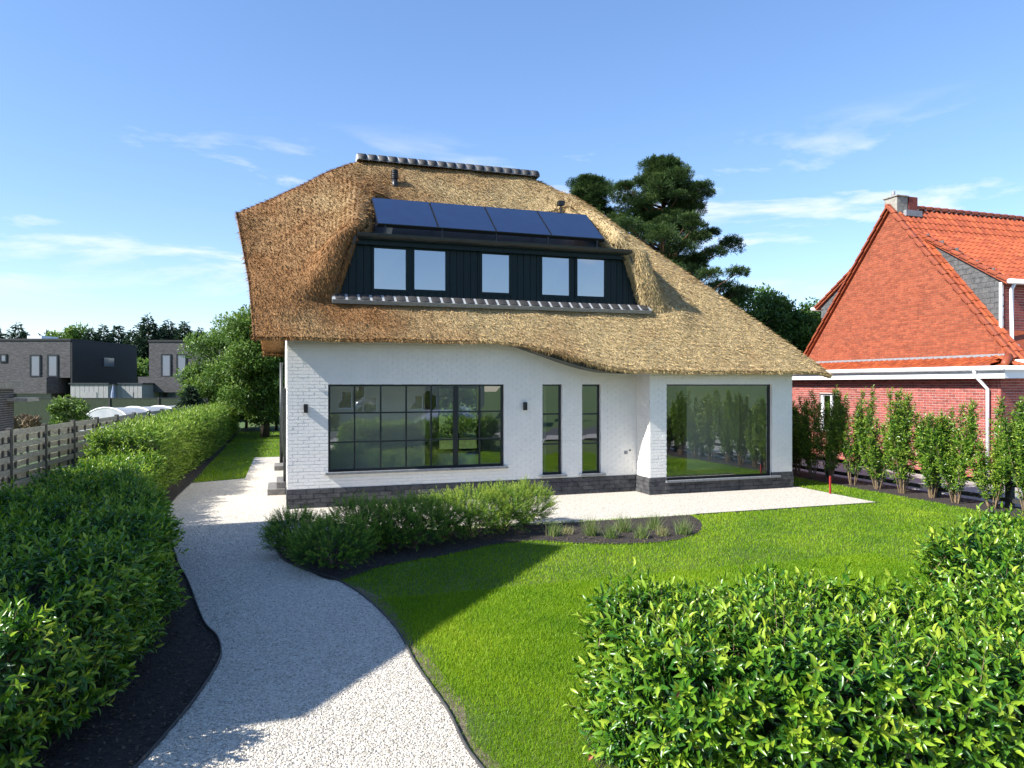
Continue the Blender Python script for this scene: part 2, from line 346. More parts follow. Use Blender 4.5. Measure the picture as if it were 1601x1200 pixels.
def scatter_parts(name, T, mats, m, parent, limit=300, rest=None, tints=None):
    """copies of one small mesh: the first `limit` are objects of their own, the others are joined"""
    tv, tf = T; me = None
    mats = list(mats); tints = list(tints) if tints is not None else [.5]*len(mats)
    variants = []
    for q in (.15, .5, .85):
        me = bpy.data.meshes.new(name); me.from_pydata(tv.tolist(), [], tf.tolist()); me.materials.append(M[m])
        a = me.attributes.new('tint', 'FLOAT', 'POINT'); a.data.foreach_set('value', np.full(len(tv), q, np.float32)); me.update(); variants.append(me)
    for mt, t in zip(mats[:limit], tints):
        o = bpy.data.objects.new(name, variants[min(2, int(t*3))]); C.objects.link(o)
        o.parent = parent; o.matrix_local = Matrix.Translation(-WORG[parent]) @ mt
    if len(mats) > limit:
        A = np.array([np.array(x) for x in mats[limit:]])
        V = np.einsum('nij,kj->nki', A[:,:3,:3], tv) + A[:,None,:3,3]
        F = (tf[None] + (np.arange(len(A))*len(tv))[:,None,None]).reshape(-1, tf.shape[1])
        o = npmesh(rest or name+'_field', V.reshape(-1,3), F, m, parent, tint=np.repeat(tints[limit:], len(tv))); o['kind'] = 'stuff'
BOXT = (np.array([(x,y,z) for z in (-.5,.5) for x,y in ((-.5,-.5),(.5,-.5),(.5,.5),(-.5,.5))]),
        np.array([(0,3,2,1),(4,5,6,7),(0,1,5,4),(1,2,6,5),(2,3,7,6),(3,0,4,7)]))
def frame_mat(o, ex, ey, ez):
    return Matrix(((ex[0],ey[0],ez[0],o[0]),(ex[1],ey[1],ez[1],o[1]),(ex[2],ey[2],ez[2],o[2]),(0,0,0,1)))
def inpoly(P, poly):
    x, y = P[:,0], P[:,1]; r = np.zeros(len(P), bool); n = len(poly)
    for i in range(n):
        (x1,y1),(x2,y2) = poly[i], poly[(i+1)%n]
        if y1 == y2: continue
        c = ((y1 > y) != (y2 > y)) & (x < (x2-x1)*(y-y1)/(y2-y1)+x1); r ^= c
    return r
def sheet(name, poly, z, m, kind='structure'):
    b = MB(); b.v = [(x,y,z) for x,y in poly]; b.f = [tuple(t) for t in tessellate_polygon([[Vector((x,y,0)) for x,y in poly]])]
    o = b.build(name, m); 
    if o.data.polygons[0].normal.z < 0: o.data.flip_normals()
    return tag(o, kind=kind)
def smooth_curve(pts, n=6):
    out = []; m = len(pts)
    for i in range(m-1):
        p0, p1, p2, p3 = [np.array(pts[min(max(k,0),m-1)], float) for k in (i-1,i,i+1,i+2)]
        for t in np.linspace(0, 1, n, endpoint=False):
            out.append(tuple(.5*((2*p1)+(-p0+p2)*t+(2*p0-5*p1+4*p2-p3)*t*t+(-p0+3*p1-3*p2+p3)*t**3)))
    out.append(tuple(pts[-1])); return out

M['drysoil'] = mat('dry_soil', (.09, .07, .045), .95, (.17, .14, .09), 9, .8, 50, bdist=.03)
# ================================================================== GROUND
tag(MB().add([(-1500,-1500,-.03),(1500,-1500,-.03),(1500,1500,-.03),(-1500,1500,-.03)], [(0,1,2,3)]).build('ground', 'field'), kind='structure')
left_px = [(215,1200),(262,1148),(305,1095),(335,1050),(346,1022),(339,996),(318,972)]
left_edge = smooth_curve([(-2.6,.5),(-1.55,4.2)] + [G(*p) for p in left_px] + [(-1.28,11.2),(-1.66,12.9), G(262,797), (-2.45,22.3)], 5)
right_px = [(437,838),(431,855),(443,876),(480,893),(530,909),(577,940),(620,985),(650,1040),(698,1110),(750,1200)]
right_edge = smooth_curve([G(*p) for p in right_px] + [(1.75,4.1),(3.2,2.4),(5.6,.9)], 5)
SY0 = 13.5
gravel_poly = left_edge + [G(383,748),(-1.0,29.3),(.3,29.3),(.3,17.2),(9.1,17.2),(9.1,16.4),(13.3,16.4),(13.3,18.5),(13.62,18.5),(13.67,SY0),(.25,SY0+.1)] + right_edge
lawn_poly = [(x,y) for x,y in right_edge] + [(14.95,.9),(14.95,24),(13.62,24),(13.67,SY0),(8.6,SY0)]
bed_front = smooth_curve([G(*p) for p in [(431,855),(443,876),(480,893),(528,908),(600,886),(700,868),(780,851),(840,846),(900,850),(980,851),(1050,846),(1092,833),(1096,817),(1080,807)]], 5)
bed_poly = bed_front + [(8.4,SY0-.02),(.28,SY0+.06)]
back_lawn = [(-2.45,22.4),(-1.04,22.9),(-1.0,29.3),(.3,29.3),(.3,26),(30,26),(30,60),(-2.3,60)]
sheet('lawn', lawn_poly + [], .0, 'lawn'); sheet('back_lawn', back_lawn, .0, 'lawn')
sheet('gravel_path', gravel_poly, .006, 'gravel')
sheet('planting_bed', bed_poly, .016, 'soil')
sheet('hedge_bed', left_edge + [(-2.35,44),(-7,44),(-7.5,.5)], .002, 'soil')
sheet('shrub_bed', [(14.85,.9),(16.3,.9),(16.3,24),(14.95,24)], .004, 'soil')
sheet('neighbour_drive', [(16.3,.9),(60,.9),(60,60),(16.3,60)], -.01, 'paver')
sheet('front_bed', [(2.35,5.4),(3.1,5.75),(5.0,5.0),(7.2,5.6),(8.6,4.8),(8.6,.95),(2.8,3.0),(2.1,4.2)], .012, 'soil')
sheet('street', [(-80,-9.5),(80,-9.5),(80,-2.5),(-80,-2.5)], .0, 'asphalt')
sheet('pavement', [(-80,-2.4),(80,-2.4),(80,.5),(-80,.5)], .05, 'paver')

def edging(name, label, pts, z=.035):
    b = MB(); t = .006
    P = [Vector((x,y,0)) for x,y in pts]
    for i in range(len(P)-1):
        d = P[i+1]-P[i]
        if d.length < 1e-4: continue
        n = Vector((-d.y, d.x, 0)).normalized()*t; a, c = P[i], P[i+1]
        b.add([a-n,c-n,c+n,a+n,(a-n)+Vector((0,0,z)),(c-n)+Vector((0,0,z)),(c+n)+Vector((0,0,z)),(a+n)+Vector((0,0,z))],
              [(4,5,6,7),(0,1,5,4),(2,3,7,6),(3,0,4,7),(1,2,6,5)])
    tag(b.build(name, 'edging'), label, 'edging')
edging('metal_edging', 'thin dark steel edging between gravel path and left hedge bed', left_edge)
edging('metal_edging', 'thin curved steel edging between gravel path and front lawn', right_edge)
edging('metal_edging', 'straight steel edging along the white gravel strip before the house', [(8.6,SY0-.012),(13.68,SY0-.012)], .03)

E_ = [Vector((x,y,0)) for x,y in right_edge]; off_ = []
for i, p in enumerate(E_):
    d = E_[min(i+1,len(E_)-1)]-E_[max(i-1,0)]; n_ = Vector((-d.y,d.x,0)).normalized(); off_.append(tuple((p+n_*(.15+.05*math.sin(i*.55)+.02*math.sin(i*1.3)))[:2]))
sheet('bare_soil_strip', [tuple(p[:2]) for p in E_[22:]] + off_[22:][::-1], .003, 'drysoil')
# ---- gravel pebbles close to the camera
def pebbles():
    tv = np.array([(1,0,0),(-1,0,0),(0,1,0),(0,-1,0),(0,0,1),(0,0,-.6)])*.5
    tf = np.array([(0,2,4),(2,1,4),(1,3,4),(3,0,4),(2,0,5),(1,2,5),(3,1,5),(0,3,5)])
    P = np.column_stack([rng.uniform(-2.8,4,150000), rng.uniform(4,15.5,150000)])
    keep = inpoly(P, gravel_poly); P = P[keep]; d = np.hypot(P[:,0], P[:,1]); P = P[rng.random(len(P)) < np.clip(6.2/d, .25, 1)]
    n = len(P); s = rng.uniform(.012, .026, n); a = rng.uniform(0, 6.28, n); c, si = np.cos(a), np.sin(a)
    T = np.repeat(tv[None], n, 0)*rng.uniform(.6, 1.2, (n,1,3))*s[:,None,None]; T[...,2] *= .75
    V = np.empty_like(T); V[...,0] = T[...,0]*c[:,None]-T[...,1]*si[:,None]; V[...,1] = T[...,0]*si[:,None]+T[...,1]*c[:,None]; V[...,2] = T[...,2]
    V[...,0] += P[:,0:1]; V[...,1] += P[:,1:2]; V[...,2] += .009
    F = (tf[None]+(np.arange(n)*6)[:,None,None]).reshape(-1,3)
    o = npmesh('gravel_stones', V.reshape(-1,3), F, 'pebble', tint=np.repeat(rng.beta(2.2,1.6,n), 6))
    tag(o, 'pale grey loose gravel stones covering the curved path', 'gravel', kind='stuff')
pebbles()
# ---- lawn grass
def grass(name, label, poly, box, n, lo=.03, hi=.06, hole=None, dens=7.5, wear=False):
    x0,x1,y0,y1 = box; P = np.column_stack([rng.uniform(x0,x1,n), rng.uniform(y0,y1,n)])
    k = inpoly(P, poly)
    if hole: k &= ~inpoly(P, hole)
    P = P[k]
    if wear:      # grass grows thin beside the path edging
        E = np.array(right_edge); dm = np.full(len(P), 9.)
        for e_ in E: dm = np.minimum(dm, np.hypot(P[:,0]-e_[0], P[:,1]-e_[1]))
        P = P[rng.random(len(P)) < np.clip((dm-.03)/.34+.22*np.sin(P[:,0]*5)*np.sin(P[:,1]*4)+.08, .12, 1)]
    cx = P[:,0]*CY-P[:,1]*SY; d = P[:,0]*SY+P[:,1]*CY
    vis = (d > 4.3) & (np.abs(cx) < d*.80+.6); P = P[vis]; d = d[vis]
    k = rng.random(len(P)) < np.clip((dens/d)**1.3, .12, 1); P = P[k]; d = d[k]; n = len(P)
    # thin, bare patches
    q = np.sin(P[:,0]*1.7+1.3)*np.sin(P[:,1]*1.3+P[:,0]*.6)+.5*np.sin(P[:,0]*4.1)*np.sin(P[:,1]*3.7+2)
    D = np.column_stack([rng.normal(0,.45,n), rng.normal(0,.45,n), np.ones(n)])
    N_ = norm(np.column_stack([rng.normal(size=n), rng.normal(size=n), np.full(n,.8)]))
    L = rng.uniform(lo,hi,n)*(1+.12*q); W = np.clip(d*.00095, .005, .02)*rng.uniform(.7,1.3,n)
    q2 = np.sin(P[:,0]*.9+.4)*np.sin(P[:,1]*.75+P[:,0]*.35+2)+.6*np.sin(P[:,0]*2.3-P[:,1]*1.9)
    t = np.clip(.45+.10*q+.13*q2+rng.normal(0,.22,n), 0, 1)
    V,F,T = place(BLADE, np.column_stack([P, np.zeros(n)]), D, N_, L, W, t)
    tag(npmesh(name, V, F, 'blade', tint=T), label, 'grass', kind='stuff')
grass('grass', 'bright green mown grass of the front lawn', lawn_poly, (-.5,15,3,24), 1000000, hole=bed_poly, wear=True)
grass('grass', 'short grass at the front of the lawn beside the laurel hedge', lawn_poly, (-.2,9.5,4,9.5), 380000, .025, .05, hole=bed_poly, wear=True)
grass('grass', 'green mown grass strip between tall hedge and house side', back_lawn, (-2.5,6,22,45), 160000, .04, .08, dens=14)

# ================================================================== THATCHED HOUSE
house = thing('thatched_house', 'white brick villa with thatched roof, wide dark dormer and solar panels', 'house', (6.8,17,0))
FY, WY, HX0, HX1, HXW = 17.0, 16.28, .13, 9.02, 13.43
W1 = (XatY(513,FY), XatY(788,FY), .81, 2.86); N1 = (XatY(848,FY), XatY(879,FY), .54, 2.86); N2 = (XatY(910,FY), XatY(939.5,FY), .53, 2.85)
BW = (XatY(1042,WY), XatY(1207,WY), .36, 2.86)
def walls_holes(b, x0, x1, z0, z1, holes, y0, y1):
    xs = sorted({x0, x1, *[h[0] for h in holes], *[h[1] for h in holes]})
    for a, c in zip(xs[:-1], xs[1:]):
        hs = sorted([(h[2],h[3]) for h in holes if h[0] <= a+1e-6 and h[1] >= c-1e-6]); z = z0
        for h0, h1 in hs:
            if h0 > z: b.box(a, c, y0, y1, z, h0)
            z = h1
        if z < z1: b.box(a, c, y0, y1, z, z1)
    return b
wall = MB()
walls_holes(wall, HX0, HX1, 0, 4.2, [W1,N1,N2], FY, FY+.3)
walls_holes(wall, HX1, HXW, 0, 3.45, [BW], WY, WY+.3)
wall.box(HX1, HX1+.3, WY+.3, FY+.3, 0, 3.45)
wall.box(HX0, HX0+.3, FY+.3, 25.5, 0, 4.2); wall.box(HXW-.3, HXW, WY+.3, 25.5, 0, 3.45)
walls_holes(wall, HX0, HXW, 0, 4.2, [(5.45,7.0,.4,2.75)], 25.5, 25.8)
wall.ext([(HX0,17.2,4.2),(HX0,25.6,4.2),(HX0,23.2,6.9),(HX0,19.4,6.9)], (.3,0,0))
wallo = wall.build('wall', 'render', house)
# brick faces
def brick_rows(O, ex, en, length, z0, z1, holes, course, blen, hgt, proud, jit, seed, zfun=None):
    r = random.Random(seed); out = []; O, ex, en = Vector(O), Vector(ex), Vector(en); k = 0; z = z0
    while z+hgt <= z1+1e-6:
        ivs = [(0, length)]
        if zfun: ivs = zfun(z+hgt/2)
        for h in holes:
            if h[2]-.01 < z+hgt/2 < h[3]+.01:
                ivs = [q for a, b in ivs for q in ((a, min(b,h[0])), (max(a,h[1]), b)) if q[1]-q[0] > .02]
        for a, b in ivs:
            s = math.floor(a/blen)*blen - (blen/2 if k % 2 else 0) + (r.random()-.5)*.01
            while s < b:
                p, q = max(a, s), min(b, s+blen-.013)
                if q-p > .03:
                    l, hh = (q-p), hgt*(1+(r.random()-.5)*.1); pr = proud+(r.random()-.5)*jit*2
                    c = O+ex*((p+q)/2)+Vector((0,0,z+hgt/2))+en*(pr/2-.01)
                    tw = (r.random()-.5)*.012
                    e1 = (ex+en*tw).normalized()
                    out.append((frame_mat(c, e1*l, -en*(pr+.02), Vector((0,0,hh))), r.random()))
                s += blen
        z += course; k += 1
    return out
def loc_holes(hs, x0): return [(h[0]-x0, h[1]-x0, h[2], h[3]) for h in hs]
bw = brick_rows((HX0,FY,0), (1,0,0), (0,-1,0), HX1-HX0, .45, 4.18, loc_holes([W1,N1,N2],HX0), .080, .240, .067, .0085, .002, 1)
bw.sort(key=lambda q: (q[0].translation.x > 1.02, q[0].translation.x, -q[0].translation.z) if q[0].translation.x < 1.1 else (1, abs(q[0].translation.x-1.5), 0))
bw2 = brick_rows((HX1,WY,0), (1,0,0), (0,-1,0), HXW-HX1, .45, 3.43, loc_holes([BW],HX1), .080, .240, .067, .0085, .002, 2)
bw3 = brick_rows((HX1,FY,0), (0,-1,0), (-1,0,0), FY-WY, .45, 3.43, [], .080, .240, .067, .0085, .002, 3)
bw4 = brick_rows((HX0,25.8,0), (0,-1,0), (-1,0,0), 8.8, .45, 4.18, [], .080, .240, .067, .0085, .002, 4)
allb = bw + bw2 + bw3 + bw4
scatter_parts('brick', BOXT, [a for a,_ in allb], 'render', wallo, 300, 'brickwork', [b for _,b in allb])
# plinth of rough dark blocks
pl = MB(); pl.box(HX0-.02, HX1-.02, FY-.02, FY+.05, 0, .44); pl.box(HX1-.02, BW[0], WY-.02, WY+.05, 0, .44); pl.box(BW[0], BW[1], WY-.02, WY+.05, 0, .30); pl.box(BW[1], HXW+.02, WY-.02, WY+.05, 0, .44)
pl.box(HX1-.02, HX1+.05, WY+.05, FY-.02, 0, .44); pl.box(HX0-.02, HX0+.05, FY+.05, 25.8, 0, .44); pl.box(HXW-.05, HXW+.02, WY+.05, 25.8, 0, .44)
plo = pl.build('plinth', 'plinth', house)
pb = brick_rows((HX0-.02,FY-.02,0), (1,0,0), (0,-1,0), HX1-HX0-.02, .01, .44, [], .108, .30, .098, .016, .012, 5) + \
     brick_rows((HX1-.02,WY-.02,0), (1,0,0), (0,-1,0), HXW-HX1+.04, .01, .44, [(BW[0]-HX1+.02,BW[1]-HX1+.02,.30,9)], .108, .30, .098, .016, .012, 6) + \
     brick_rows((HX1-.02,FY-.02,0), (0,-1,0), (-1,0,0), FY-WY, .01, .44, [], .108, .30, .098, .016, .012, 7)
scatter_parts('plinth_block', BOXT, [a for a,_ in pb], 'plinth', plo, 300, 'plinth_blocks', [b for _,b in pb])
# windows
def window(parent, x0, x1, z0, z1, Y, cols=1, rows=1, fw=.06, mw=.032, gm='glass', posts={}, fmat='frame', dep=.07, axis='x', name='window'):
    """frame + bars as the part, each pane a sub-part; axis 'y' makes a window in a wall of constant X (x0..x1 then run along Y)"""
    b = MB()
    def bx(b, p0, p1, d0, d1, q0, q1):
        if axis == 'x': b.box(p0, p1, Y+d0, Y+d1, q0, q1)
        else: b.box(Y+d0, Y+d1, p0, p1, q0, q1)
    bx(b, x0, x1, 0, dep, z0, z0+fw); bx(b, x0, x1, 0, dep, z1-fw, z1); bx(b, x0, x0+fw, 0, dep, z0+fw, z1-fw); bx(b, x1-fw, x1, 0, dep, z0+fw, z1-fw)
    xi = [x0+fw] + [x0+(x1-x0)*k/cols for k in range(1, cols)] + [x1-fw]; zi = [z0+fw] + [z0+(z1-z0)*k/rows for k in range(1, rows)] + [z1-fw]
    for k in range(1, cols):
        w = posts.get(k, mw); bx(b, xi[k]-w/2, xi[k]+w/2, .004, dep-.004, z0+fw, z1-fw)
    for k in range(1, rows): bx(b, x0+fw, x1-fw, .009, dep-.009, zi[k]-mw/2, zi[k]+mw/2)
    o = b.build(name, fmat, parent)
    for i in range(cols):
        for j in range(rows):
            p = MB(); t = [random.uniform(-.0025,.0025) for _ in range(4)]; m = dep*.5
            if axis == 'x': c = [(xi[i],Y+m+t[0],zi[j]),(xi[i+1],Y+m+t[1],zi[j]),(xi[i+1],Y+m+t[2],zi[j+1]),(xi[i],Y+m+t[3],zi[j+1])]
            else: c = [(Y+m+t[0],xi[i],zi[j]),(Y+m+t[1],xi[i+1],zi[j]),(Y+m+t[2],xi[i+1],zi[j+1]),(Y+m+t[3],xi[i],zi[j+1])]
            p.quad(*c); p.build('pane', gm, o)
    return o
window(house, *W1, FY+.07, 7, 3, .055, .035, posts={5:.12})
window(house, *N1, FY+.09, 1, 3, .05, .04); window(house, *N2, FY+.09, 1, 3, .05, .04)
window(house, *BW, WY+.08, 1, 1, .05)
window(house, 5.45, 7.0, .4, 2.75, 25.6, 2, 1, .06, .06)
for (a, b_, z, Y) in ((W1[0]-.07, W1[1]+.08, .81, FY), (N1[0]-.08, N1[1]+.1, .54, FY), (N2[0]-.08, N2[1]+.1, .53, FY), (BW[0]-.05, BW[1]+.22, .36, WY)):
    MB().box(a, b_, Y-.11, Y+.12, z-.055, z).build('sill', 'bluestone', house, bevel=.006)
# interior
it = MB(); it.box(HX0+.3, HXW-.3, FY+.3, 25.5, .30, .34); it.build('interior_floor', 'int_floor', house)
it = MB(); it.box(HX0+.3, HXW-.3, FY+.31, 25.5, 3.0, 3.08); it.box(3.2, 3.3, 20.5, 25.4, .34, 3.0); it.box(7.05, 7.2, 19.0, 25.4, .34, 3.0); it.box(HX1, HX1+.12, 18.6, 25.4, .34, 3.0)
it.box(HX0+.3, HX0+.32, 17.4, 25.4, .34, 3.0); it.box(HX0+.4, 3.2, 24, 24.1, .34, 3.0); it.box(HX0+.4, 3.6, 18.5, 18.6, .34, 3.0); it.box(11.3, HXW-.32, 18.2, 18.3, .34, 3.0); it.build('interior_wall', 'interior', house)  # last two boxes: pale partitions added behind the front windows to lighten the panes
# step and side details
s = MB(); s.box(-.34, HX0-.03, 19.2, 20.6, 0, .16); s.box(-.12, HX0-.03, 19.3, 20.5, .16, .32); s.build('door_step', 'stone_step', house, bevel=.008)
s = MB(); s.box(-.22, HX0-.03, 24.6, 25.6, 0, .16); s.build('door_step', 'stone_step', house, bevel=.008)
s = MB(); s.box(HX0-.08, HX0-.005, 19.3, 20.5, .34, 2.75); s.build('side_door', 'frame', house)
s = MB(); s.tube([(-.0,25.7,.1),(-.0,25.7,3.6)], .06, 10); s.build('downpipe', 'zinc', house, True)
# ---- thatch
RY, FZ, SL, BYE = 21.3, 3.90, 1.165, 26.15
def yf(X):
    t = np.clip((X-5.0)/3.6, 0, 1); t = t*t*(3-2*t); return 16.45-.6*t
def smin(a, b, k):
    h = np.maximum(k-np.abs(a-b), 0)/k; return np.minimum(a, b)-h*h*k*.25
def roof_z(X, Y):
    fr = FZ+SL*(Y-16.45); bk = FZ+SL*(BYE-Y)
    q = np.clip((14.4-X)/6.7, 0, 1); rt = 3.3+.936*(14.4-X)+.28*np.sin(np.pi*q)
    p = np.clip((X+1.08)/3.2, 0, 1); lf = 7.30+.71*(X+1.08)-.12*np.sin(np.pi*p)
    return smin(smin(smin(fr, bk, .4), rt, .55), lf, .45)
XLp = ([16,17.2,17.95,18.2,19.95,27],[1.10,1.10,1.58,1.98,2.36,2.36]); XRp = ([16,17.2,17.95,18.2,19.95,27],[9.53,9.53,8.98,8.46,8.20,8.20])
Xlp = ([16,16.45,17.6,19.27,23.3,26.2],[-.57,-.57,-.72,-1.08,-1.08,-.57])
AE = ([17.2,17.3,17.55,17.95,18.3,18.8,19.4,19.95,20.6,21.1],[0,.22,.80,1.45,1.56,1.32,.86,.42,.14,0])    # how far the thatch swells beside the dormer
AO = ([16.7,17.5,18.4,19.4,20.4,21.2],[0,.36,.74,.62,.24,0])
ci = np.concatenate([np.linspace(0,1,30,endpoint=False), 1+np.linspace(0,1,110,endpoint=False), 2+np.linspace(0,1,86)])
Ysill, Ytop = 17.2, 19.95
rj = np.concatenate([np.linspace(0,1,14,endpoint=False), 1+np.linspace(0,1,44,endpoint=False), 2+np.linspace(0,1,24,endpoint=False), 3+np.linspace(0,1,60)])
def seg(v, pts): return np.interp(v, range(len(pts)), pts)
Ynom = seg(rj, [16.45, Ysill, Ytop, RY, BYE])
nc, nr = len(ci), len(rj)
X = np.zeros((nr,nc)); Yg = np.zeros((nr,nc))
for j in range(nr):
    y = Ynom[j]; X[j] = seg(ci, [np.interp(y,*Xlp), np.interp(y,*XLp), np.interp(y,*XRp), 14.4])
    Yg[j] = y
    if rj[j] < 1: Yg[j] = yf(X[j])+(Ysill-yf(X[j]))*rj[j]
Z = roof_z(X, Yg)
base_P = np.stack([X,Yg,Z],-1)
nF = np.array([0,-SL,1.])/math.hypot(SL,1)
XL, XR = np.interp(Yg,*XLp), np.interp(Yg,*XRp)
qd = np.where(X < (XL+XR)/2, XL-X, X-XR)            # distance outside the dormer opening
qd = np.maximum(qd, 0)
wid = np.where(X < 5, 2.1, 1.35); crest = np.where(X < 5, .52, .40)
t = np.clip((qd-crest)/wid, 0, 1); t = t*t*(3-2*t); prof = np.where(qd < crest, .70+.30*np.sin(np.clip(qd/crest,0,1)*1.25)/math.sin(1.25), 1-np.clip((qd-crest)/wid,0,1)**.85*(1.15-.15*np.clip((qd-crest)/wid,0,1)))
prof = np.maximum(prof, 0)
wq_ = np.clip(qd/1.0, 0, 1); wq_ = wq_*wq_*(3-2*wq_)
qin = np.maximum(np.minimum(X-XL, XR-X), 0)
amp = prof*(np.interp(Yg,*AE)*(1-wq_)+np.interp(Yg,*AO)*wq_)*np.where(Yg > 19.9, np.exp(-(qin/.5)**2), 1)*np.where((Yg <= 17.21) & (qin > 0), 0, 1)
lump = .014*np.sin(X*3.1+Yg*2.3)+.006*np.sin(X*7.3-Yg*5.1)+.005*np.sin(Yg*9.7+X*1.9)
P3 = base_P + (amp+lump)[...,None]*nF
i1, i2 = 30, 140; j1, j2 = 14, 58
V = P3.reshape(-1,3); idx = np.arange(nr*nc).reshape(nr,nc); F = []
for j in range(nr-1):
    for i in range(nc-1):
        if i1 <= i < i2 and j1 <= j < j2: continue
        F.append((idx[j,i], idx[j,i+1], idx[j+1,i+1], idx[j+1,i]))
Vl = [V]; cnt = len(V)
def skirt(ids, offs):
    global cnt
    prev = list(ids)
    for off in offs:
        nv = V[np.array(ids)]+off; Vl.append(nv); new = list(range(cnt, cnt+len(nv))); cnt += len(nv)
        for k in range(len(ids)-1): F.append((prev[k], prev[k+1], new[k+1], new[k]))
        prev = new
    return prev
skirt(idx[j1:j2+1, i1], [np.array((.10,.06,-.03)), np.array((.16,.35,-.05)), np.array((.12,1.0,-.1))])
skirt(idx[j1:j2+1, i2][::-1], [np.array((-.10,.06,-.03)), np.array((-.16,.35,-.05)), np.array((-.12,1.0,-.1))])
skirt(idx[j2, i1:i2+1], [np.array((0,.0,-.08)), np.array((0,.12,-.26)), np.array((0,.6,-.34))])
skirt(idx[j1, i1:i2+1][::-1], [np.array((0,.1,-.03)), np.array((0,.3,-.3))])
per = list(idx[0,:]) + list(idx[1:,-1]) + list(idx[-1,-2::-1]) + list(idx[-2:0:-1,0]) + [idx[0,0]]
pc = V[np.array(per)]; outw = np.zeros_like(pc)
n0 = nc; outw[:nc,1] = -1; outw[nc:nc+nr-1,0] = 1; outw[nc+nr-1:nc+nr-1+nc-1,1] = 1; outw[nc+nr-1+nc-1:,0] = -1; outw[-1] = (0,-1,0)
b2 = skirt(per, [outw*.012+np.array((0,0,-.03)), -outw*.05+np.array((0,0,-.08)), -outw*.35+np.array((0,0,-.02))])
edged = np.minimum(np.minimum(Yg-yf(X), BYE-Yg), np.minimum(14.4-X, X-np.interp(Yg,*Xlp)))
und = base_P.copy(); und[...,2] -= np.interp(edged, [0,.25,1.0], [.07,.12,.34]); und = und.reshape(-1,3); uo = cnt; Vl.append(und); cnt += len(und)
for j in range(1,nr-2):
    for i in range(1,nc-2):
        if i1 <= i < i2 and j1 <= j < j2: continue
        F.append((uo+idx[j,i], uo+idx[j+1,i], uo+idx[j+1,i+1], uo+idx[j,i+1]))
VV = np.concatenate(Vl)
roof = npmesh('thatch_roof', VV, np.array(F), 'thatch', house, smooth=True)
# loose reed ends over the thatch
Fa = np.array(F[:sum(1 for f in F if max(f) < uo)]); fc = VV[Fa]; ar = np.linalg.norm(np.cross(fc[:,2]-fc[:,0], fc[:,3]-fc[:,1]), axis=1)/2
fn = norm(np.cross(fc[:,2]-fc[:,0], fc[:,3]-fc[:,1])); flip = np.sign((fn*np.array((-.15,-.75,.65))).sum(1)); fn *= flip[:,None]
vis = (fn[:,1] < .25); pr_ = ar*vis; pr_ /= pr_.sum(); NS = 260000
fi = rng.choice(len(Fa), NS, p=pr_); w4 = rng.dirichlet((1,1,1,1), NS); Ps = (fc[fi]*w4[...,None]).sum(1); ns = fn[fi]
dn = np.tile(np.array((0,0,-1.)), (NS,1)); dn -= ns*(dn*ns).sum(1,keepdims=True); dn = norm(dn)
lat = np.cross(ns, dn)
D = dn*rng.uniform(.6,1,NS)[:,None] + ns*rng.uniform(.15,.7,NS)[:,None] + lat*rng.normal(0,.40,NS)[:,None]
V_,F_,T_ = place(BLADE, Ps-ns*.01, D, ns+rng.normal(0,.4,(NS,3)), rng.uniform(.06,.17,NS), rng.uniform(.011,.024,NS), np.clip(rng.normal(.5,.28,NS),0,1))
F_ = F_[:, ::-1]
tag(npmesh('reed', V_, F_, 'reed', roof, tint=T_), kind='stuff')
# soffit
b = MB(); xs = np.linspace(HX0-.5, 13.9, 60)
for a, c in zip(xs[:-1], xs[1:]):
    def pr(x):
        wy = FY if x < HX1 else WY
        y0 = float(yf(x))+.16; return (x, y0, FZ+SL*(y0-16.45)-.25), (x, wy+.1, FZ+SL*(wy+.1-16.45)-.34)
    (p, q), (p2, q2) = pr(a), pr(c); b.quad(p, p2, q2, q)
xs = np.linspace(5.0, 8.95, 40)
for a, c in zip(xs[:-1], xs[1:]):
    def bd(x):
        y0 = float(yf(x))+.14; z0 = FZ+SL*(y0-16.45)-.16; h_ = .17*math.sin(math.pi*(x-5.0)/3.95)**.8+.004
        return (x,y0,z0), (x,y0+.02,z0-h_), (x, FY-.012, z0-h_+.02)
    p, q = bd(a), bd(c); b.quad(p[0], q[0], q[1], p[1]); b.quad(p[1], q[1], q[2], p[2])
b.build('soffit', 'frame', house)
# ridge tiles on a mortar bed
rx0, rx1, rz = 2.1, 7.75, 9.44
mb = MB(); n = 10
arc = lambda r, z: [(math.cos(q)*r, z+math.sin(q)*r*.75) for q in np.linspace(0, math.pi, n)]
A = arc(.30, rz-.045); pts = [[(x, RY+y, z) for y, z in A] for x in (rx0, rx1)]
mb.add(pts[0]+pts[1], [(k, k+1, n+k+1, n+k) for k in range(n-1)] + [tuple(range(n)), tuple(range(n, 2*n))]); mb.build('mortar_bed', 'mortar', roof, True)
nt_ = 19; tw = (rx1-rx0)/nt_
for k in range(nt_):
    x0 = rx0+k*tw+.03; x1 = rx0+(k+1)*tw-.03; m2 = MB(); a1, a0 = arc(.315, rz-.03), arc(.25, rz-.05)
    v = [(x, RY+y, z+random.uniform(0,.004)) for x in (x0, x1) for y, z in a1] + [(x, RY+y, z) for x in (x0, x1) for y, z in a0]
    f = [(i, i+1, n+i+1, n+i) for i in range(n-1)] + [(i, i+1, 2*n+i+1, 2*n+i) for i in range(n-1)] + [(n+i, n+i+1, 3*n+i+1, 3*n+i) for i in range(n-1)]
    m2.add(v, f); m2.build('ridge_tile', 'slate_tile', roof, True)
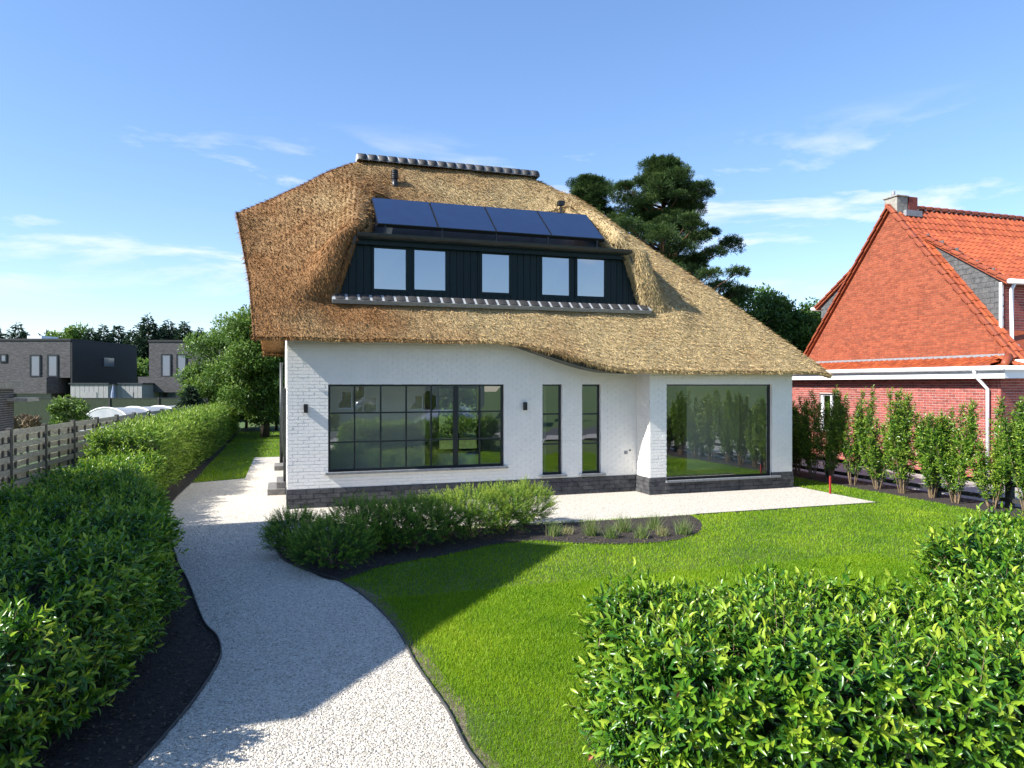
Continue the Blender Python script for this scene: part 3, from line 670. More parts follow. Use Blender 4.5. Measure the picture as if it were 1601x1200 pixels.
# vent pipe on roof
vx, vy = 3.1, 20.45; vz = float(roof_z(np.array(vx), np.array(vy)))
b = MB(); b.tube([(vx,vy,vz-.2),(vx,vy,vz+.2)], .085, 14)
for k in range(5): b.tube([(vx,vy,vz+.2+k*.05),(vx,vy,vz+.235+k*.05)], .10, 14)
b.tube([(vx,vy,vz+.2),(vx,vy,vz+.46)], .07, 14); b.build('vent_pipe', 'black', roof, True)
# ---- dormer
DY = 17.42
dz0, dz1 = 4.86, 6.33
wins = [(585,635,388,452),(648,697,391,453),(754,797,397,457),(848,891,402,461),(903,946,404,463)]
dw = []
for a, c, t0, t1 in wins:
    dw.append((XatY(a,DY)-.06, XatY(c,DY)+.06, ZatY((a+c)/2,t1,DY)-.06, ZatY((a+c)/2,t0,DY)+.06))
xl = lambda z: 1.16+(z-dz0)/(dz1-dz0)*.50; xr = lambda z: 9.50-(z-dz0)/(dz1-dz0)*.56
b = MB(); walls_holes(b, 1.7, 8.9, dz0-.3, dz1, dw, DY+.06, DY+.16)
b.ext([(xl(dz0)-.1,DY+.06,dz0-.3),(1.7,DY+.06,dz0-.3),(1.7,DY+.06,dz1)], (0,.1,0)); b.ext([(8.9,DY+.06,dz0-.3),(xr(dz0)+.1,DY+.06,dz0-.3),(8.9,DY+.06,dz1)], (0,.1,0))
dorm = b.build('dormer', 'clad', house)
x = 1.18; bwid = .178
while x < 9.48:
    xe = min(x+bwid, 9.49); p0, p1 = x+.006, xe-.006; pieces = []
    cut = [p0, p1] + [w for h in dw for w in (h[0], h[1]) if p0 < w < p1]; cut.sort()
    for a, c in zip(cut[:-1], cut[1:]):
        mid = (a+c)/2; hs = [h for h in dw if h[0] <= mid <= h[1]]
        def top(xx): return min(dz1, dz0+max(0, xx-1.16)/.5*(dz1-dz0), dz0+max(0, 9.5-xx)/.56*(dz1-dz0))
        if hs: pieces += [(a, c, dz0-.1, hs[0][2], hs[0][2]), (a, c, hs[0][3], dz1, dz1)]
        else: pieces.append((a, c, dz0-.1, top(a), top(c)))
    for a, c, z0, za, zc in pieces:
        if max(za, zc) > z0+.02 and c-a > .004:
            MB().ext([(a,DY+.02,z0),(c,DY+.02,z0),(c,DY+.02,max(zc,z0+.001)),(a,DY+.02,max(za,z0+.001))], (0,.038,0)).build('cladding_board', 'clad', dorm)
    x += bwid
for h in dw: window(house, h[0], h[1], h[2], h[3], DY+.005, 1, 1, .062, gm='glass_up', fmat='clad')
# slanted trim boards
for (xa, xb) in ((1.16,1.66),(9.50,8.94)):
    d = Vector((xb-xa,0,dz1-dz0)); L_ = d.length; d.normalize(); sd_ = Vector((d.z,0,-d.x))
    MB().obox((( xa+xb)/2, DY-.09, (dz0+dz1)/2), d*(L_/2+.05), Vector((0,.14,0)), sd_*.035).build('trim_board', 'zinc', dorm)
# gutter, fascia and dormer roof
b = MB(); b.box(1.70, 8.96, DY-.18, DY+.3, 6.33, 6.40); b.box(1.70, 8.96, DY-.10, DY-.06, 6.22, 6.33); b.build('fascia', 'clad', dorm)
b = MB(); gp = [(DY-.32+.13*(1-math.cos(q)), 6.46-.11*math.sin(q)) for q in np.linspace(0, math.pi, 9)]
for dx0, dx1 in ((1.72, 8.95),):
    v = [(dx0,y,z) for y,z in gp]+[(dx1,y,z) for y,z in gp]; b.add(v, [(k,k+1,9+k+1,9+k) for k in range(8)] + [tuple(range(9)), tuple(range(9,18))])
b.build('gutter', 'zinc', dorm)
b = MB(); b.add([(1.45,DY-.08,6.43),(9.05,DY-.08,6.43),(8.6,20.3,8.12),(2.0,20.3,8.12),(1.45,DY-.08,6.405),(9.05,DY-.08,6.405),(8.6,20.3,8.0),(2.0,20.3,8.0)],
                [(0,1,2,3),(4,7,6,5),(0,4,5,1),(1,5,6,2),(2,6,7,3),(3,7,4,0)]); b.build('dormer_roof', 'zinc', dorm)
MB().box(1.2, 9.4, 18.6, 18.65, 4.4, 6.4).build('room_wall', 'interior', dorm)
# sill tiles on mortar
tl = MB(); up = Vector((0,.80,.60)); nn = Vector((0,-.60,.80))
tl.obox((5.32, 17.18, 4.875), Vector((4.19,0,0)), up*.13, nn*.055); tl.build('mortar_strip', 'mortar', dorm)
nS = 29; w_ = 8.3/nS
for k in range(nS):
    x0 = 1.17+k*w_+.035; x1 = 1.17+(k+1)*w_-.03; c0 = Vector((0,17.18,4.875)); n5 = 6; mbk = MB(); v = []
    for e in (-.118, .115):
        for h_ in (0, 1):
            for q in np.linspace(0, 1, n5):
                p = c0+up*e+nn*(.045+(.018+.012*math.sin(math.pi*q))*h_); v.append((x0+(x1-x0)*q, p.y, p.z))
    f = []
    for i in range(n5-1): f += [(n5+i, n5+i+1, 3*n5+i+1, 3*n5+i), (i, i+1, n5+i+1, n5+i), (2*n5+i, 3*n5+i, 3*n5+i+1, 2*n5+i+1)]
    f += [(0, n5, 3*n5, 2*n5), (n5-1, 3*n5-1, 4*n5-1, 2*n5-1)]
    mbk.add(v, f); mbk.build('sill_tile', 'slate_tile', dorm)
# solar panels on rails
pa = Vector((0,1.16,.90)).normalized(); pn = Vector((0,-pa.z,pa.y)); X0p, X1p = 2.2, 8.22; pw = (X1p-X0p)/4; PLn = 1.50
p0 = Vector((0, DY-.12, 6.72))
for k in range(4):
    c = Vector((X0p+pw*(k+.5),0,0))+p0+pa*PLn/2
    fr = MB().obox(c, Vector((pw/2-.008,0,0)), pa*PLn/2, pn*.018).build('solar_panel', 'black', house)
    MB().obox(c+pn*.0195, Vector((pw/2-.026,0,0)), pa*(PLn/2-.018), pn*.003).build('cell_sheet', 'panel', fr)
b = MB(); b.obox(Vector(((X0p+X1p)/2,0,0))+p0+pa*.03-pn*.05, Vector(((X1p-X0p)/2+.02,0,0)), pa*.025, pn*.025)
b.obox(Vector(((X0p+X1p)/2,0,0))+p0+pa*(PLn-.1)-pn*.05, Vector(((X1p-X0p)/2+.02,0,0)), pa*.025, pn*.025)
for k in range(5):
    xx = X0p+.2+(X1p-X0p-.4)*k/4; b.box(xx-.02, xx+.02, DY-.10, DY-.06, 6.42, 6.70)
    b.box(xx-.02, xx+.02, DY+.92, DY+.96, 6.85, 7.45)
b.build('mounting_rail', 'black', house)
sx_, sy_ = 7.55, 19.6
b = MB(); b.tube([(sx_,18.75,7.2),(sx_,18.75,7.95)], .025, 8); b.box(sx_-.09, sx_+.09, 18.66, 18.84, 7.93, 8.05); b.build('roof_sensor', 'black', house)
# wall lamps and outlets
for px, lab in ((478,'black box wall lamp between house corner and wide grid window'),(820,'black box wall lamp between wide grid window and narrow windows')):
    xx = XatY(px,FY); lt = thing('wall_lamp', lab, 'wall lamp', (xx,FY,2.2), 'wall lamps on the white front wall')
    MB().box(xx-.045, xx+.045, FY-.095, FY-.018, 2.20, 2.40).build('lamp_body', 'black', lt, bevel=.004); MB().box(xx-.035, xx+.035, FY-.018, FY-.003, 2.23, 2.37).build('wall_plate', 'black', lt)
MB().box(8.66,8.74,FY-.03,FY-.004,1.0,1.08).build('outlet_box','lead',house); MB().box(8.80,8.84,FY-.025,FY-.004,1.08,1.12).build('outlet_box','black',house)

# ================================================================== NEIGHBOUR HOUSE (orange brick, right)
NB = thing('brick_house', 'orange brick house with red tiled roof, slate dormer cheeks and white gutters', 'house', (23,18,0))
NX, NG, NY0, NYR, NY1 = 19.3, 19.9, 14.8, 19.2, 23.6     # lower wall plane, gable plane, front, ridge, rear
EZ, RZ = 3.85, 8.95; NE0, NE1 = 15.0, 23.4
NSL = (RZ-EZ)/(NYR-NE0)
b = MB(); hw = (20.9,21.9,1.1,2.5)
b.box(NX+.02, NX+.3, NY0+.3, hw[0], 0, 3.2); b.box(NX+.02, NX+.3, hw[1], 26, 0, 3.2); b.box(NX+.02, NX+.3, hw[0], hw[1], 0, 1.1); b.box(NX+.02, NX+.3, hw[0], hw[1], 2.5, 3.2)
fw_ = [(21.2,22.8,.9,2.6)]; walls_holes(b, NX+.02, 30, 0, 3.2, fw_, NY0, NY0+.28); b.box(NX+.3, 30, 25.7, 26, 0, 3.2)
wlo = b.build('lower_wall', 'mortar_wh', NB)
q1 = brick_rows((NX+.02,26,0), (0,-1,0), (-1,0,0), 26-NY0, .05, 3.15, [(26-hw[1],26-hw[0],1.1,2.5)], .078, .225, .064, .008, .002, 11)
q2 = brick_rows((NX+.02,NY0,0), (1,0,0), (0,-1,0), 8, .05, 3.15, loc_holes(fw_,NX+.02), .078, .225, .064, .008, .002, 12)
q1.sort(key=lambda t: abs(t[0].translation.y-16.8)+abs(t[0].translation.z-2.4)*2)
lowb = q1+q2; scatter_parts('brick', BOXT, [a for a,_ in lowb], 'brick_red', wlo, 300, 'brickwork', [c for _,c in lowb])
g = MB().ext([(NG+.02,NE0,3.2),(NG+.02,NE1,3.2),(NG+.02,NE1,EZ),(NG+.02,NYR,RZ-.02),(NG+.02,NE0,EZ)], (.28,0,0)).build('gable_wall', 'mortar_or', NB)
def gz(z):
    if z < EZ: return [(0, NE1-NE0)]
    h = (z-EZ)/NSL; return [(h+.06, NE1-NE0-h-.06)] if NE1-NE0-2*h > .2 else []
q3 = brick_rows((NG+.02,NE1,0), (0,-1,0), (-1,0,0), NE1-NE0, 3.25, RZ-.1, [], .072, .215, .06, .007, .002, 13, gz)
q3.sort(key=lambda t: abs(t[0].translation.y-17)+abs(t[0].translation.z-4.4)*1.5)
scatter_parts('brick', BOXT, [a for a,_ in q3], 'brick_or', g, 300, 'brickwork', [c for _,c in q3])
# roofs
def slab(name, poly, th, m, parent):
    a, b_, c = Vector(poly[0]), Vector(poly[1]), Vector(poly[2]); n = (b_-a).cross(c-a).normalized()
    if n.z > 0: n = -n
    return MB().ext(poly, n*th).build(name, m, parent)
XE = 31.0
r1 = slab('roof', [(NG-.08,NE0-.25,EZ-.25*NSL),(XE,NE0-.25,EZ-.25*NSL),(XE,NYR,RZ),(NG-.08,NYR,RZ)], .08, 'rooftile', NB)
r2 = slab('roof', [(NG-.08,NYR,RZ),(XE,NYR,RZ),(XE,NE1+.25,EZ-.25*NSL),(NG-.08,NE1+.25,EZ-.25*NSL)], .08, 'rooftile', NB)
# one pan tile: curved section, lower end proud
n7 = 7; us = np.linspace(-.5,.5,n7); prof_ = np.array([.9,.55,.1,0,.1,.55,1.0])*.045
tv = []; 
for e, lift in ((0,.028),(1,.004)):
    for u_, h_ in zip(us, prof_): tv.append((u_*.235, e*.39, h_+lift))
for u_, h_ in zip(us, prof_): tv.append((u_*.235, 0, h_*.6-.002))
tf = [(i, i+1, n7+i+1, n7+i) for i in range(n7-1)] + [(2*n7+i, 2*n7+i+1, i+1, i) for i in range(n7-1)]
TILE = (np.array(tv), np.array(tf))
def tiles(O, ex, ey, W_, L_, keep=None, dx=.225, dy=.345):
    O, ex, ey = Vector(O), Vector(ex).normalized(), Vector(ey).normalized(); ez = ex.cross(ey)
    out = []
    for j in range(int(L_/dy)+1):
        for i in range(int(W_/dx)):
            p = O+ex*(i+.5)*dx+ey*j*dy
            if keep and not keep(p+ey*.17): continue
            tw = random.uniform(-.01,.01)
            out.append((frame_mat(p+ez*.012, ex+ey*tw, ey-ex*tw, ez), random.random()))
    return out
sl_up = Vector((0,1,NSL)).normalized()
DCX, DFY = 20.32, 15.5                         # dormer cheek plane, dormer front
dr0, dr1 = (DFY,6.02), (18.3, EZ+NSL*(18.3-NE0))
kp = lambda p: not (p.x > DCX-.02 and p.y < dr1[0]) and p.z < RZ-.05
ta = tiles((NG-.06,NE0-.27,EZ-.27*NSL), (1,0,0), sl_up, 9, (RZ-EZ)/sl_up.z+.3, kp)
td = tiles((DCX-.1,DFY-.25,dr0[1]-.25*(dr1[1]-dr0[1])/(dr1[0]-dr0[0])), (1,0,0), (0,dr1[0]-dr0[0],dr1[1]-dr0[1]), 8.6, 3.6, lambda p: p.y < dr1[0]+.05)
tall = ta + td; tall.sort(key=lambda t: t[0].translation.x + .15*abs(t[0].translation.y-16))
scatter_parts('roof_tile', TILE, [a for a,_ in tall], 'rooftile', r1, 300, 'roof_tiles', [c for _,c in tall])
def bar_tiles(name, p0, p1, n, r, m, parent, r2=None):
    p0, p1 = Vector(p0), Vector(p1); d = (p1-p0)/n; sx_ = Vector((1,0,0)) if abs(d.normalized().x) < .5 else Vector((0,1,0)); up_ = sx_.cross(d).normalized()
    if up_.z < 0: up_ = -up_
    for k in range(n):
        a = p0+d*k-d*.10; c = p0+d*(k+1); mid = (a+c)/2; tip = d.normalized()*.0; b = MB(); v = []
        for q, lift in ((a,.0),(c,.03)):
            for u_, h_ in ((-1,-.9),(-1,.0),(-.5,.55),(.5,.55),(1,.0),(1,-.3)): v.append(q+sx_*u_*r+up_*(h_*r*.7+lift))
        b.add(v, [(i,i+1,7+i,6+i) for i in range(5)] + [(0,1,2,3,4,5),(6,7,8,9,10,11),(5,0,6,11)]); b.build(name, m, parent)
bar_tiles('verge_tile', (NG-.06,NYR,RZ+.04), (NG-.06,NE0-.25,EZ-.25*NSL+.04), 16, .105, 'rooftile', r1)
bar_tiles('verge_tile', (NG-.06,NYR,RZ+.04), (NG-.06,NE1+.25,EZ-.25*NSL+.04), 16, .095, 'rooftile', r2)
bar_tiles('ridge_tile', (NG+1.1,NYR,RZ+.05), (XE,NYR,RZ+.05), 28, .13, 'rooftile', r1)
# dormers (front and rear)
for sgn, lab in ((1,'front'),(-1,'rear')):
    my = lambda y: NYR+(y-NYR)*sgn
    ch = MB().ext([(DCX,my(DFY),dr0[1]),(DCX,my(dr1[0]),dr1[1]),(DCX,my(DFY),EZ+NSL*(DFY-NE0)-.1)], (.1,0,0)).build('dormer_cheek', 'slate', NB)
    sl = []; z = EZ+NSL*(DFY-NE0); k = 0
    while z < dr1[1]:
        y = DFY-.02+(.13 if k % 2 else 0)
        while y < dr1[0]:
            zr = EZ+NSL*(y+.12-NE0); zt = dr0[1]+(dr1[1]-dr0[1])*(y+.12-DFY)/(dr1[0]-DFY)
            if zr-.16 < z < zt-.10:
                sl.append(frame_mat(Vector((DCX-.012-random.uniform(0,.004), my(y+.13), z+.12)), Vector((0,.255*sgn,0)), Vector((.018,0,0)), Vector((.028,0,.22))))
            y += .265
        z += .165; k += 1
    scatter_parts('slate', BOXT, sl, 'slate', ch, 300)
    slab('dormer_roof', [(DCX-.12,my(DFY-.25),dr0[1]-.155),(29,my(DFY-.25),dr0[1]-.155),(29,my(dr1[0]),dr1[1]),(DCX-.12,my(dr1[0]),dr1[1])], .09, 'rooftile', NB)
    dro = C.objects[-1]
    bar_tiles('verge_tile', (DCX-.08,my(dr1[0]),dr1[1]+.02), (DCX-.08,my(DFY-.25),dr0[1]-.12), 10, .09, 'rooftile', dro)
    zb = EZ+NSL*(DFY-NE0)-.2
    dwn = (21.5,23.0,4.6,5.75)
    bm_ = MB(); 
    if sgn == 1:
        walls_holes(bm_, DCX+.1, 29, zb, dr0[1]-.1, [dwn], DFY, DFY+.2); do = bm_.build('dormer_wall', 'mortar_wh', NB)
        q = brick_rows((DCX,DFY,0), (1,0,0), (0,-1,0), 6, zb, dr0[1]-.12, loc_holes([dwn],DCX), .078, .225, .064, .008, .002, 14)
        scatter_parts('brick', BOXT, [a for a,_ in q], 'brick_red', do, 120, 'brickwork', [c for _,c in q])
        window(NB, *dwn, DFY+.06, 2, 1, .07, .07, gm='glass_side', fmat='white_pvc')
    else: bm_.box(DCX+.1, 29, my(DFY)-.2, my(DFY), zb, dr0[1]-.1).build('dormer_wall', 'brick_red', NB)
    gy = my(DFY-.34)
    MB().tube([(DCX-.2,gy,dr0[1]-.17),(29,gy,dr0[1]-.17)], .075, 10).build('gutter', 'white_pvc', NB, True)
    if sgn == 1:
        MB().tube([(DCX+.03,gy,dr0[1]-.2),(DCX+.03,gy+.1,dr0[1]-.4),(DCX+.03,gy+.1,4.1),(DCX+.03,gy-.1,3.95)], .055, 10).build('downpipe', 'white_pvc', NB, True)
        MB().box(DCX-.08, DCX-.005, DFY-.02, DFY+.06, zb+.1, dr0[1]-.15).build('corner_trim', 'white_pvc', NB)
# main eave gutter stub, fascia, lean-to strip
MB().tube([(NG-.25,NE0-.40,EZ-.37),(29,NE0-.40,EZ-.37)], .075, 10).build('gutter', 'white_pvc', NB, True)
MB().tube([(NG+.25,NE0-.4,EZ-.4),(NG+.25,NE0-.3,EZ-.6),(NG+.25,NE0-.3,3.5)], .055, 10).build('downpipe', 'white_pvc', NB, True)
fa = MB(); fa.box(NX-.35, NX-.31, NY0-.4, 25, 3.02, 3.26); fa.box(NX-.31, 30, NY0-.4, NY0-.36, 3.02, 3.26); fa.build('fascia', 'white_pvc', NB)
so = MB(); so.box(NX-.31, NX+.02, NY0-.36, 25, 3.03, 3.06); so.box(NX+.02, 30, NY0-.36, NY0, 3.03, 3.06); so.build('soffit', 'white_pvc', NB)
MB().tube([(NX-.42,NY0-.45,3.30),(NX-.42,25,3.30)], .075, 10).build('gutter', 'white_pvc', NB, True)
MB().tube([(NX-.42,NY0-.45,3.30),(30,NY0-.45,3.30)], .07, 10).build('gutter', 'white_pvc', NB, True)
lt = slab('lean_to_roof', [(NX-.38,NY0-.42,3.34),(NX-.38,25,3.34),(NG+.02,25,3.62),(NG+.02,NY0+.2,3.62)], .07, 'rooftile', NB)
tl_ = tiles((NX-.40,24.9,3.35), (0,-1,0), (1.0,0,.28), 10.3, .9)
scatter_parts('roof_tile', TILE, [a for a,_ in tl_], 'rooftile', lt, 300, None, [c for _,c in tl_])
l2 = slab('lean_to_roof', [(NX-.38,NY0-.42,3.335),(30,NY0-.42,3.335),(30,NE0+.1,3.60),(NG+.02,NE0+.1,3.60)], .07, 'rooftile', NB)
tl_ = tiles((NX-.1,NY0-.42,3.345), (1,0,0), (0,.62,.27), 8, .6)
scatter_parts('roof_tile', TILE, [a for a,_ in tl_], 'rooftile', l2, 300, None, [c for _,c in tl_])
MB().tube([(NX-.36,NY0-.40,3.40),(NG+.1,NE0+.05,3.72)], [.10,.12], 12).build('hip_tile', 'rooftile', NB, True)
MB().box(NG-.012, NG+.01, NE0+.1, 25, 3.60, 3.74).build('flashing', 'lead', NB)
MB().tube([(NX-.42,NY0+.45,3.26),(NX-.40,NY0+.45,3.12),(NX-.08,NY0+.32,2.72),(NX-.08,NY0+.32,.05)], .05, 10).build('downpipe', 'white_pvc', NB, True)
window(NB, hw[0], hw[1], hw[2], hw[3], NX+.10, 2, 1, .07, .07, gm='glass_side', fmat='white_pvc', axis='y')
MB().box(NX+.22, NX+.24, hw[0], hw[1], hw[2], hw[3]).build('curtain', 'curtain', NB)
window(NB, *fw_[0], NY0+.08, 2, 1, .07, .07, gm='glass_side', fmat='white_pvc')
# chimney
ck = MB(); ck.box(NG+.02, NG+.5, NYR-.27, NYR+.27, RZ-.5, RZ+.30); ck.box(NG-.02, NG+.53, NYR-.31, NYR+.31, RZ+.30, RZ+.36); cho = ck.build('chimney', 'concrete', r1, bevel=.02)
MB().box(NG+.54, NG+.92, NYR-.28, NYR+.28, RZ-.5, RZ+.33).build('chimney', 'brick_red', r1)
MB().tube([(NG+.15,NYR,RZ+.3),(NG+.15,NYR,RZ+.55)], .06, 10).build('flue_pipe', 'lead', r1, True)
MB().box(NG+.3, NG+1.0, NYR-.40, NYR-.275, RZ-.36, RZ-.16).build('flashing', 'lead', r1)
# rear annex with its small tiled canopy and white window
an = thing('brick_annex', 'low red brick annex with small tiled canopy beside the orange house', 'annex', (18.6,27.2,0))
b = MB(); walls_holes(b, 16.9, 20.6, 0, 3.0, [(17.1,18.3,.9,2.35)], 26.2, 26.5); b.build('wall', 'brick_red', an)
slab('canopy_roof', [(16.6,25.5,2.42),(19.0,25.5,2.42),(18.7,26.2,2.92),(16.6,26.2,2.92)], .07, 'rooftile', an); cvo = C.objects[-1]
scatter_parts('roof_tile', TILE, [a for a,_ in tiles((16.6,25.47,2.42), (1,0,0), (0,.7,.5), 2.3, .7)], 'rooftile', cvo)
window(an, 17.1, 18.3, .9, 2.35, 26.25, 2, 1, .08, .08, gm='glass_side', fmat='white_pvc'); MB().box(17.1,18.3,26.44,26.46,.9,2.35).build('curtain','curtain',an)
# another roof far right
fr_ = thing('gabled_house', 'brown roofed house rising behind the red tiled ridge', 'house', (48,33,0))
MB().ext([(43,30,0),(43,38,0),(43,38,6),(43,34,13.2),(43,30,6)], (9,0,0)).build('wall', 'brick_red', fr_)
slab('roof', [(42.7,29.6,5.6),(52,29.6,5.6),(52,34,13.5),(42.7,34,13.5)], .15, 'rooftile', fr_); slab('roof', [(42.7,34,13.5),(52,34,13.5),(52,38.4,5.6),(42.7,38.4,5.6)], .15, 'rooftile', fr_)

# ================================================================== LEFT NEIGHBOUR (casts the shade) AND GARAGE
ln = thing('gabled_house', 'tall brick gabled house beyond the wooden fence beside the street', 'house', (-12,9.9,0))
LX, LY, LZ, LE, LW = -8.0, 9.9, 10.4, 6.7, 4.55
wq = [(-11.5,-10.3,1,2.4),(-14.5,-13.3,1,2.4),(-11.5,-10.3,4,5.4),(-14.5,-13.3,4,5.4)]
b = MB(); walls_holes(b, -17, LX, 0, LE, wq, LY-LW, LY-LW+.3); b.box(-17, LX, LY+LW-.3, LY+LW, 0, LE)
b.ext([(LX-.3,LY-LW+.3,0),(LX-.3,LY+LW-.3,0),(LX-.3,LY+LW-.3,LE),(LX-.3,LY,LZ-.15),(LX-.3,LY-LW+.3,LE)], (.3,0,0)); b.ext([(-17,LY-LW+.3,0),(-17,LY+LW-.3,0),(-17,LY+LW-.3,LE),(-17,LY,LZ-.15),(-17,LY-LW+.3,LE)], (.3,0,0)); b.build('wall', 'dkbrick', ln)
for h in wq: window(ln, *h, LY-LW+.1, 2, 1, .07, .07, gm='glass_side', fmat='white_pvc')
slab('roof', [(-17.2,LY-LW-.1,LE-.05),(LX+.05,LY-LW-.1,LE-.05),(LX+.05,LY,LZ),(-17.2,LY,LZ)], .15, 'slate_tile', ln); slab('roof', [(-17.2,LY,LZ),(LX+.05,LY,LZ),(LX+.05,LY+LW+.1,LE-.05),(-17.2,LY+LW+.1,LE-.05)], .15, 'slate_tile', ln)
ga = thing('brick_garage', 'dark brick garage corner with flat pale roof edge behind wooden fence', 'garage', (-9,23,0))
gx = XatY(21,26)
b = MB(); b.box(-12, gx, 21.5, 26, 0, 2.72); gw = b.build('wall', 'mortar', ga)
q = brick_rows((gx,26,0), (0,-1,0), (1,0,0), 4.5, .05, 2.7, [], .07, .22, .055, .012, .003, 21)
scatter_parts('brick', BOXT, [a for a,_ in sorted(q, key=lambda t: -t[0].translation.y)], 'dkbrick', gw, 200, 'brickwork', [c for _,c in q])
MB().box(-12.2, gx+.18, 21.35, 26.2, 2.74, 2.9).build('roof_edge', 'concrete', ga)
MB().box(gx-.2, gx+.55, 25.4, 26.5, 2.32, 2.42).build('canopy', 'fence_wood', ga)

# ================================================================== LEFT WOODEN FENCE
fA, fB = Vector((-6.75,9.6,0)), Vector((-3.7,41,0)); fd = (fB-fA).normalized(); fnv = Vector((fd.y,-fd.x,0)); FH = 1.80
fence = thing('wooden_fence', 'weathered grey woven slat fence with dark posts behind the left hedge', 'fence', tuple(fA))
np_ = int((fB-fA).length/1.85)
for k in range(np_+1):
    p = fA+fd*1.85*k; MB().obox(p+Vector((0,0,(FH+.06)/2)), fd*.055, fnv*.055, Vector((0,0,(FH+.06)/2))).build('post', 'fence_post', fence, bevel=.01)
    if k == np_: break
    for q in (.3,.92,1.55): MB().obox(p+fd*q+Vector((0,0,FH/2)), fd*.035, fnv*.012, Vector((0,0,FH/2-.01))).build('batten', 'fence_post', fence)
    for j in range(12):
        z = .12+j*.148; sd_ = .027 if j % 2 else -.027
        t = random.uniform(-.012,.012)
        MB().obox(p+fd*.925+fnv*sd_+Vector((0,0,z)), fd*.865+Vector((0,0,t)), fnv*.010, Vector((0,0,.066))).build('slat', 'fence_wood', fence)
# ================================================================== FAR LEFT HOUSES
def cp(px, d, z=0):      # world point at camera depth d under pixel column px
    xc = (px-800.5)/FPX*d; return Vector((xc*CY+d*SY, -xc*SY+d*CY, z))
def zp(py, d): return CAMZ+(600-py)/FPX*d
def local_box(b, O, ex, ey, x0, x1, y0, y1, z0, z1):
    b.obox(O+ex*(x0+x1)/2+ey*(y0+y1)/2+Vector((0,0,(z0+z1)/2)), ex*(x1-x0)/2, ey*(y1-y0)/2, Vector((0,0,(z1-z0)/2)))
def far_house(label, pxs, d, ztop, zmid, wins, low, side=None):
    A, B = cp(pxs[0], d), cp(pxs[1], d); ex = (B-A).normalized(); ey = Vector((-ex.y, ex.x, 0)); L_ = (B-A).length
    t = thing('modern_house', label, 'house', tuple((A+B)/2+ey*4))
    b = MB(); local_box(b, A, ex, ey, 0, L_, 0, 9, zmid, ztop); b.build('upper_wall', 'dkbrick', t)
    b = MB(); local_box(b, A, ex, ey, low[0], low[1], -low[2], 8, 0, zmid-1.15); b.build('lower_wall', 'dkbrick', t)
    b = MB(); local_box(b, A, ex, ey, low[0]-.4, low[1]+.4, -low[2]-1.0, 8, zmid-1.15, zmid); b.build('brick_band', 'dkbrick', t)
    b = MB(); local_box(b, A, ex, ey, -.06, L_+.06, -.06, 9.06, ztop, ztop+.14); b.build('roof_edge', 'blackclad', t)
    if side:
        b = MB(); local_box(b, A, ex, ey, L_+.01, L_+.12, .02, 9, 0, ztop-.02); so_ = b.build('side_cladding', 'blackclad', t)
    for (p0, p1, y0, y1) in wins:
        x0, x1 = (cp(p0,d)-A).dot(ex), (cp(p1,d)-A).dot(ex); z0, z1 = zp(y1,d), zp(y0,d)
        off = 0 if y0 < 590 else -low[2]
        b = MB(); f = .1
        for q in ((x0,x1,z0,z0+f),(x0,x1,z1-f,z1),(x0,x0+f,z0+f,z1-f),(x1-f,x1,z0+f,z1-f)): local_box(b, A, ex, ey, q[0], q[1], off-.06, off-.002, q[2], q[3])
        w = b.build('window', 'frame', t)
        b = MB(); local_box(b, A, ex, ey, x0+f, x1-f, off-.03, off-.01, z0+f, z1-f); b.build('pane', 'glass_far', w)
    return t, A, ex, ey, L_
M['glass_far'] = mat('far_glass', (.10, .13, .18), .06, spec=1.0)
t, A, ex, ey, L_ = far_house('dark brick flat-roofed house with black clad side wall', (-70,110), 52, zp(532,52), zp(590,52), [(0,11,553,566),(47,64,554,589),(74,91,554,589),(30,88,610,626)], (-1,7.2,.4), True)
b = MB(); local_box(b, A, ex, ey, L_+.12, L_+.18, 4.0, 5.4, zp(572,55), zp(558,55)); b.build('side_window', 'glass_far', t)
b = MB(); local_box(b, A, ex, ey, 3.9, 5, 2, 4, zp(532,52)+.14, zp(532,52)+.5); b.build('roof_unit', 'white_pvc', t)
far_house('dark brick flat-roofed house behind the round green tree', (233,345), 54, zp(534,54), zp(589,54), [(252,268,553,589),(276,292,553,589),(246,262,609,626),(264,288,609,626)], (.3,5.6,.4))
def shed(label, p0, p1, y0, d):
    A, B = cp(p0,d), cp(p1,d); ex = (B-A).normalized(); ey = Vector((-ex.y,ex.x,0)); L_ = (B-A).length; t = thing('garden_shed', label, 'shed', tuple((A+B)/2)); n = int(L_/.3)
    b = MB(); local_box(b, A, ex, ey, 0, L_, .03, 2.5, 0, zp(y0,d)); w = b.build('wall', 'greywood', t)
    for k in range(n):
        b = MB(); local_box(b, A, ex, ey, k*L_/n+.012, (k+1)*L_/n-.012, 0, .03, 0, zp(y0,d)-.02); b.build('board', 'greywood', w)
    b = MB(); local_box(b, A, ex, ey, -.08, L_+.08, -.08, 2.6, zp(y0,d), zp(y0,d)+.1); b.build('roof_edge', 'zinc', t)
    b = MB(); local_box(b, A, ex, ey, L_*.35, L_*.7, -.03, -.002, 0, zp(y0,d)-.55); b.build('door', 'greywood', t)
shed('pale grey boarded shed beside the black clad house wall', 110, 169, 600.5, 50); shed('pale grey boarded shed right of the folded parasol', 176, 222, 600.5, 51)
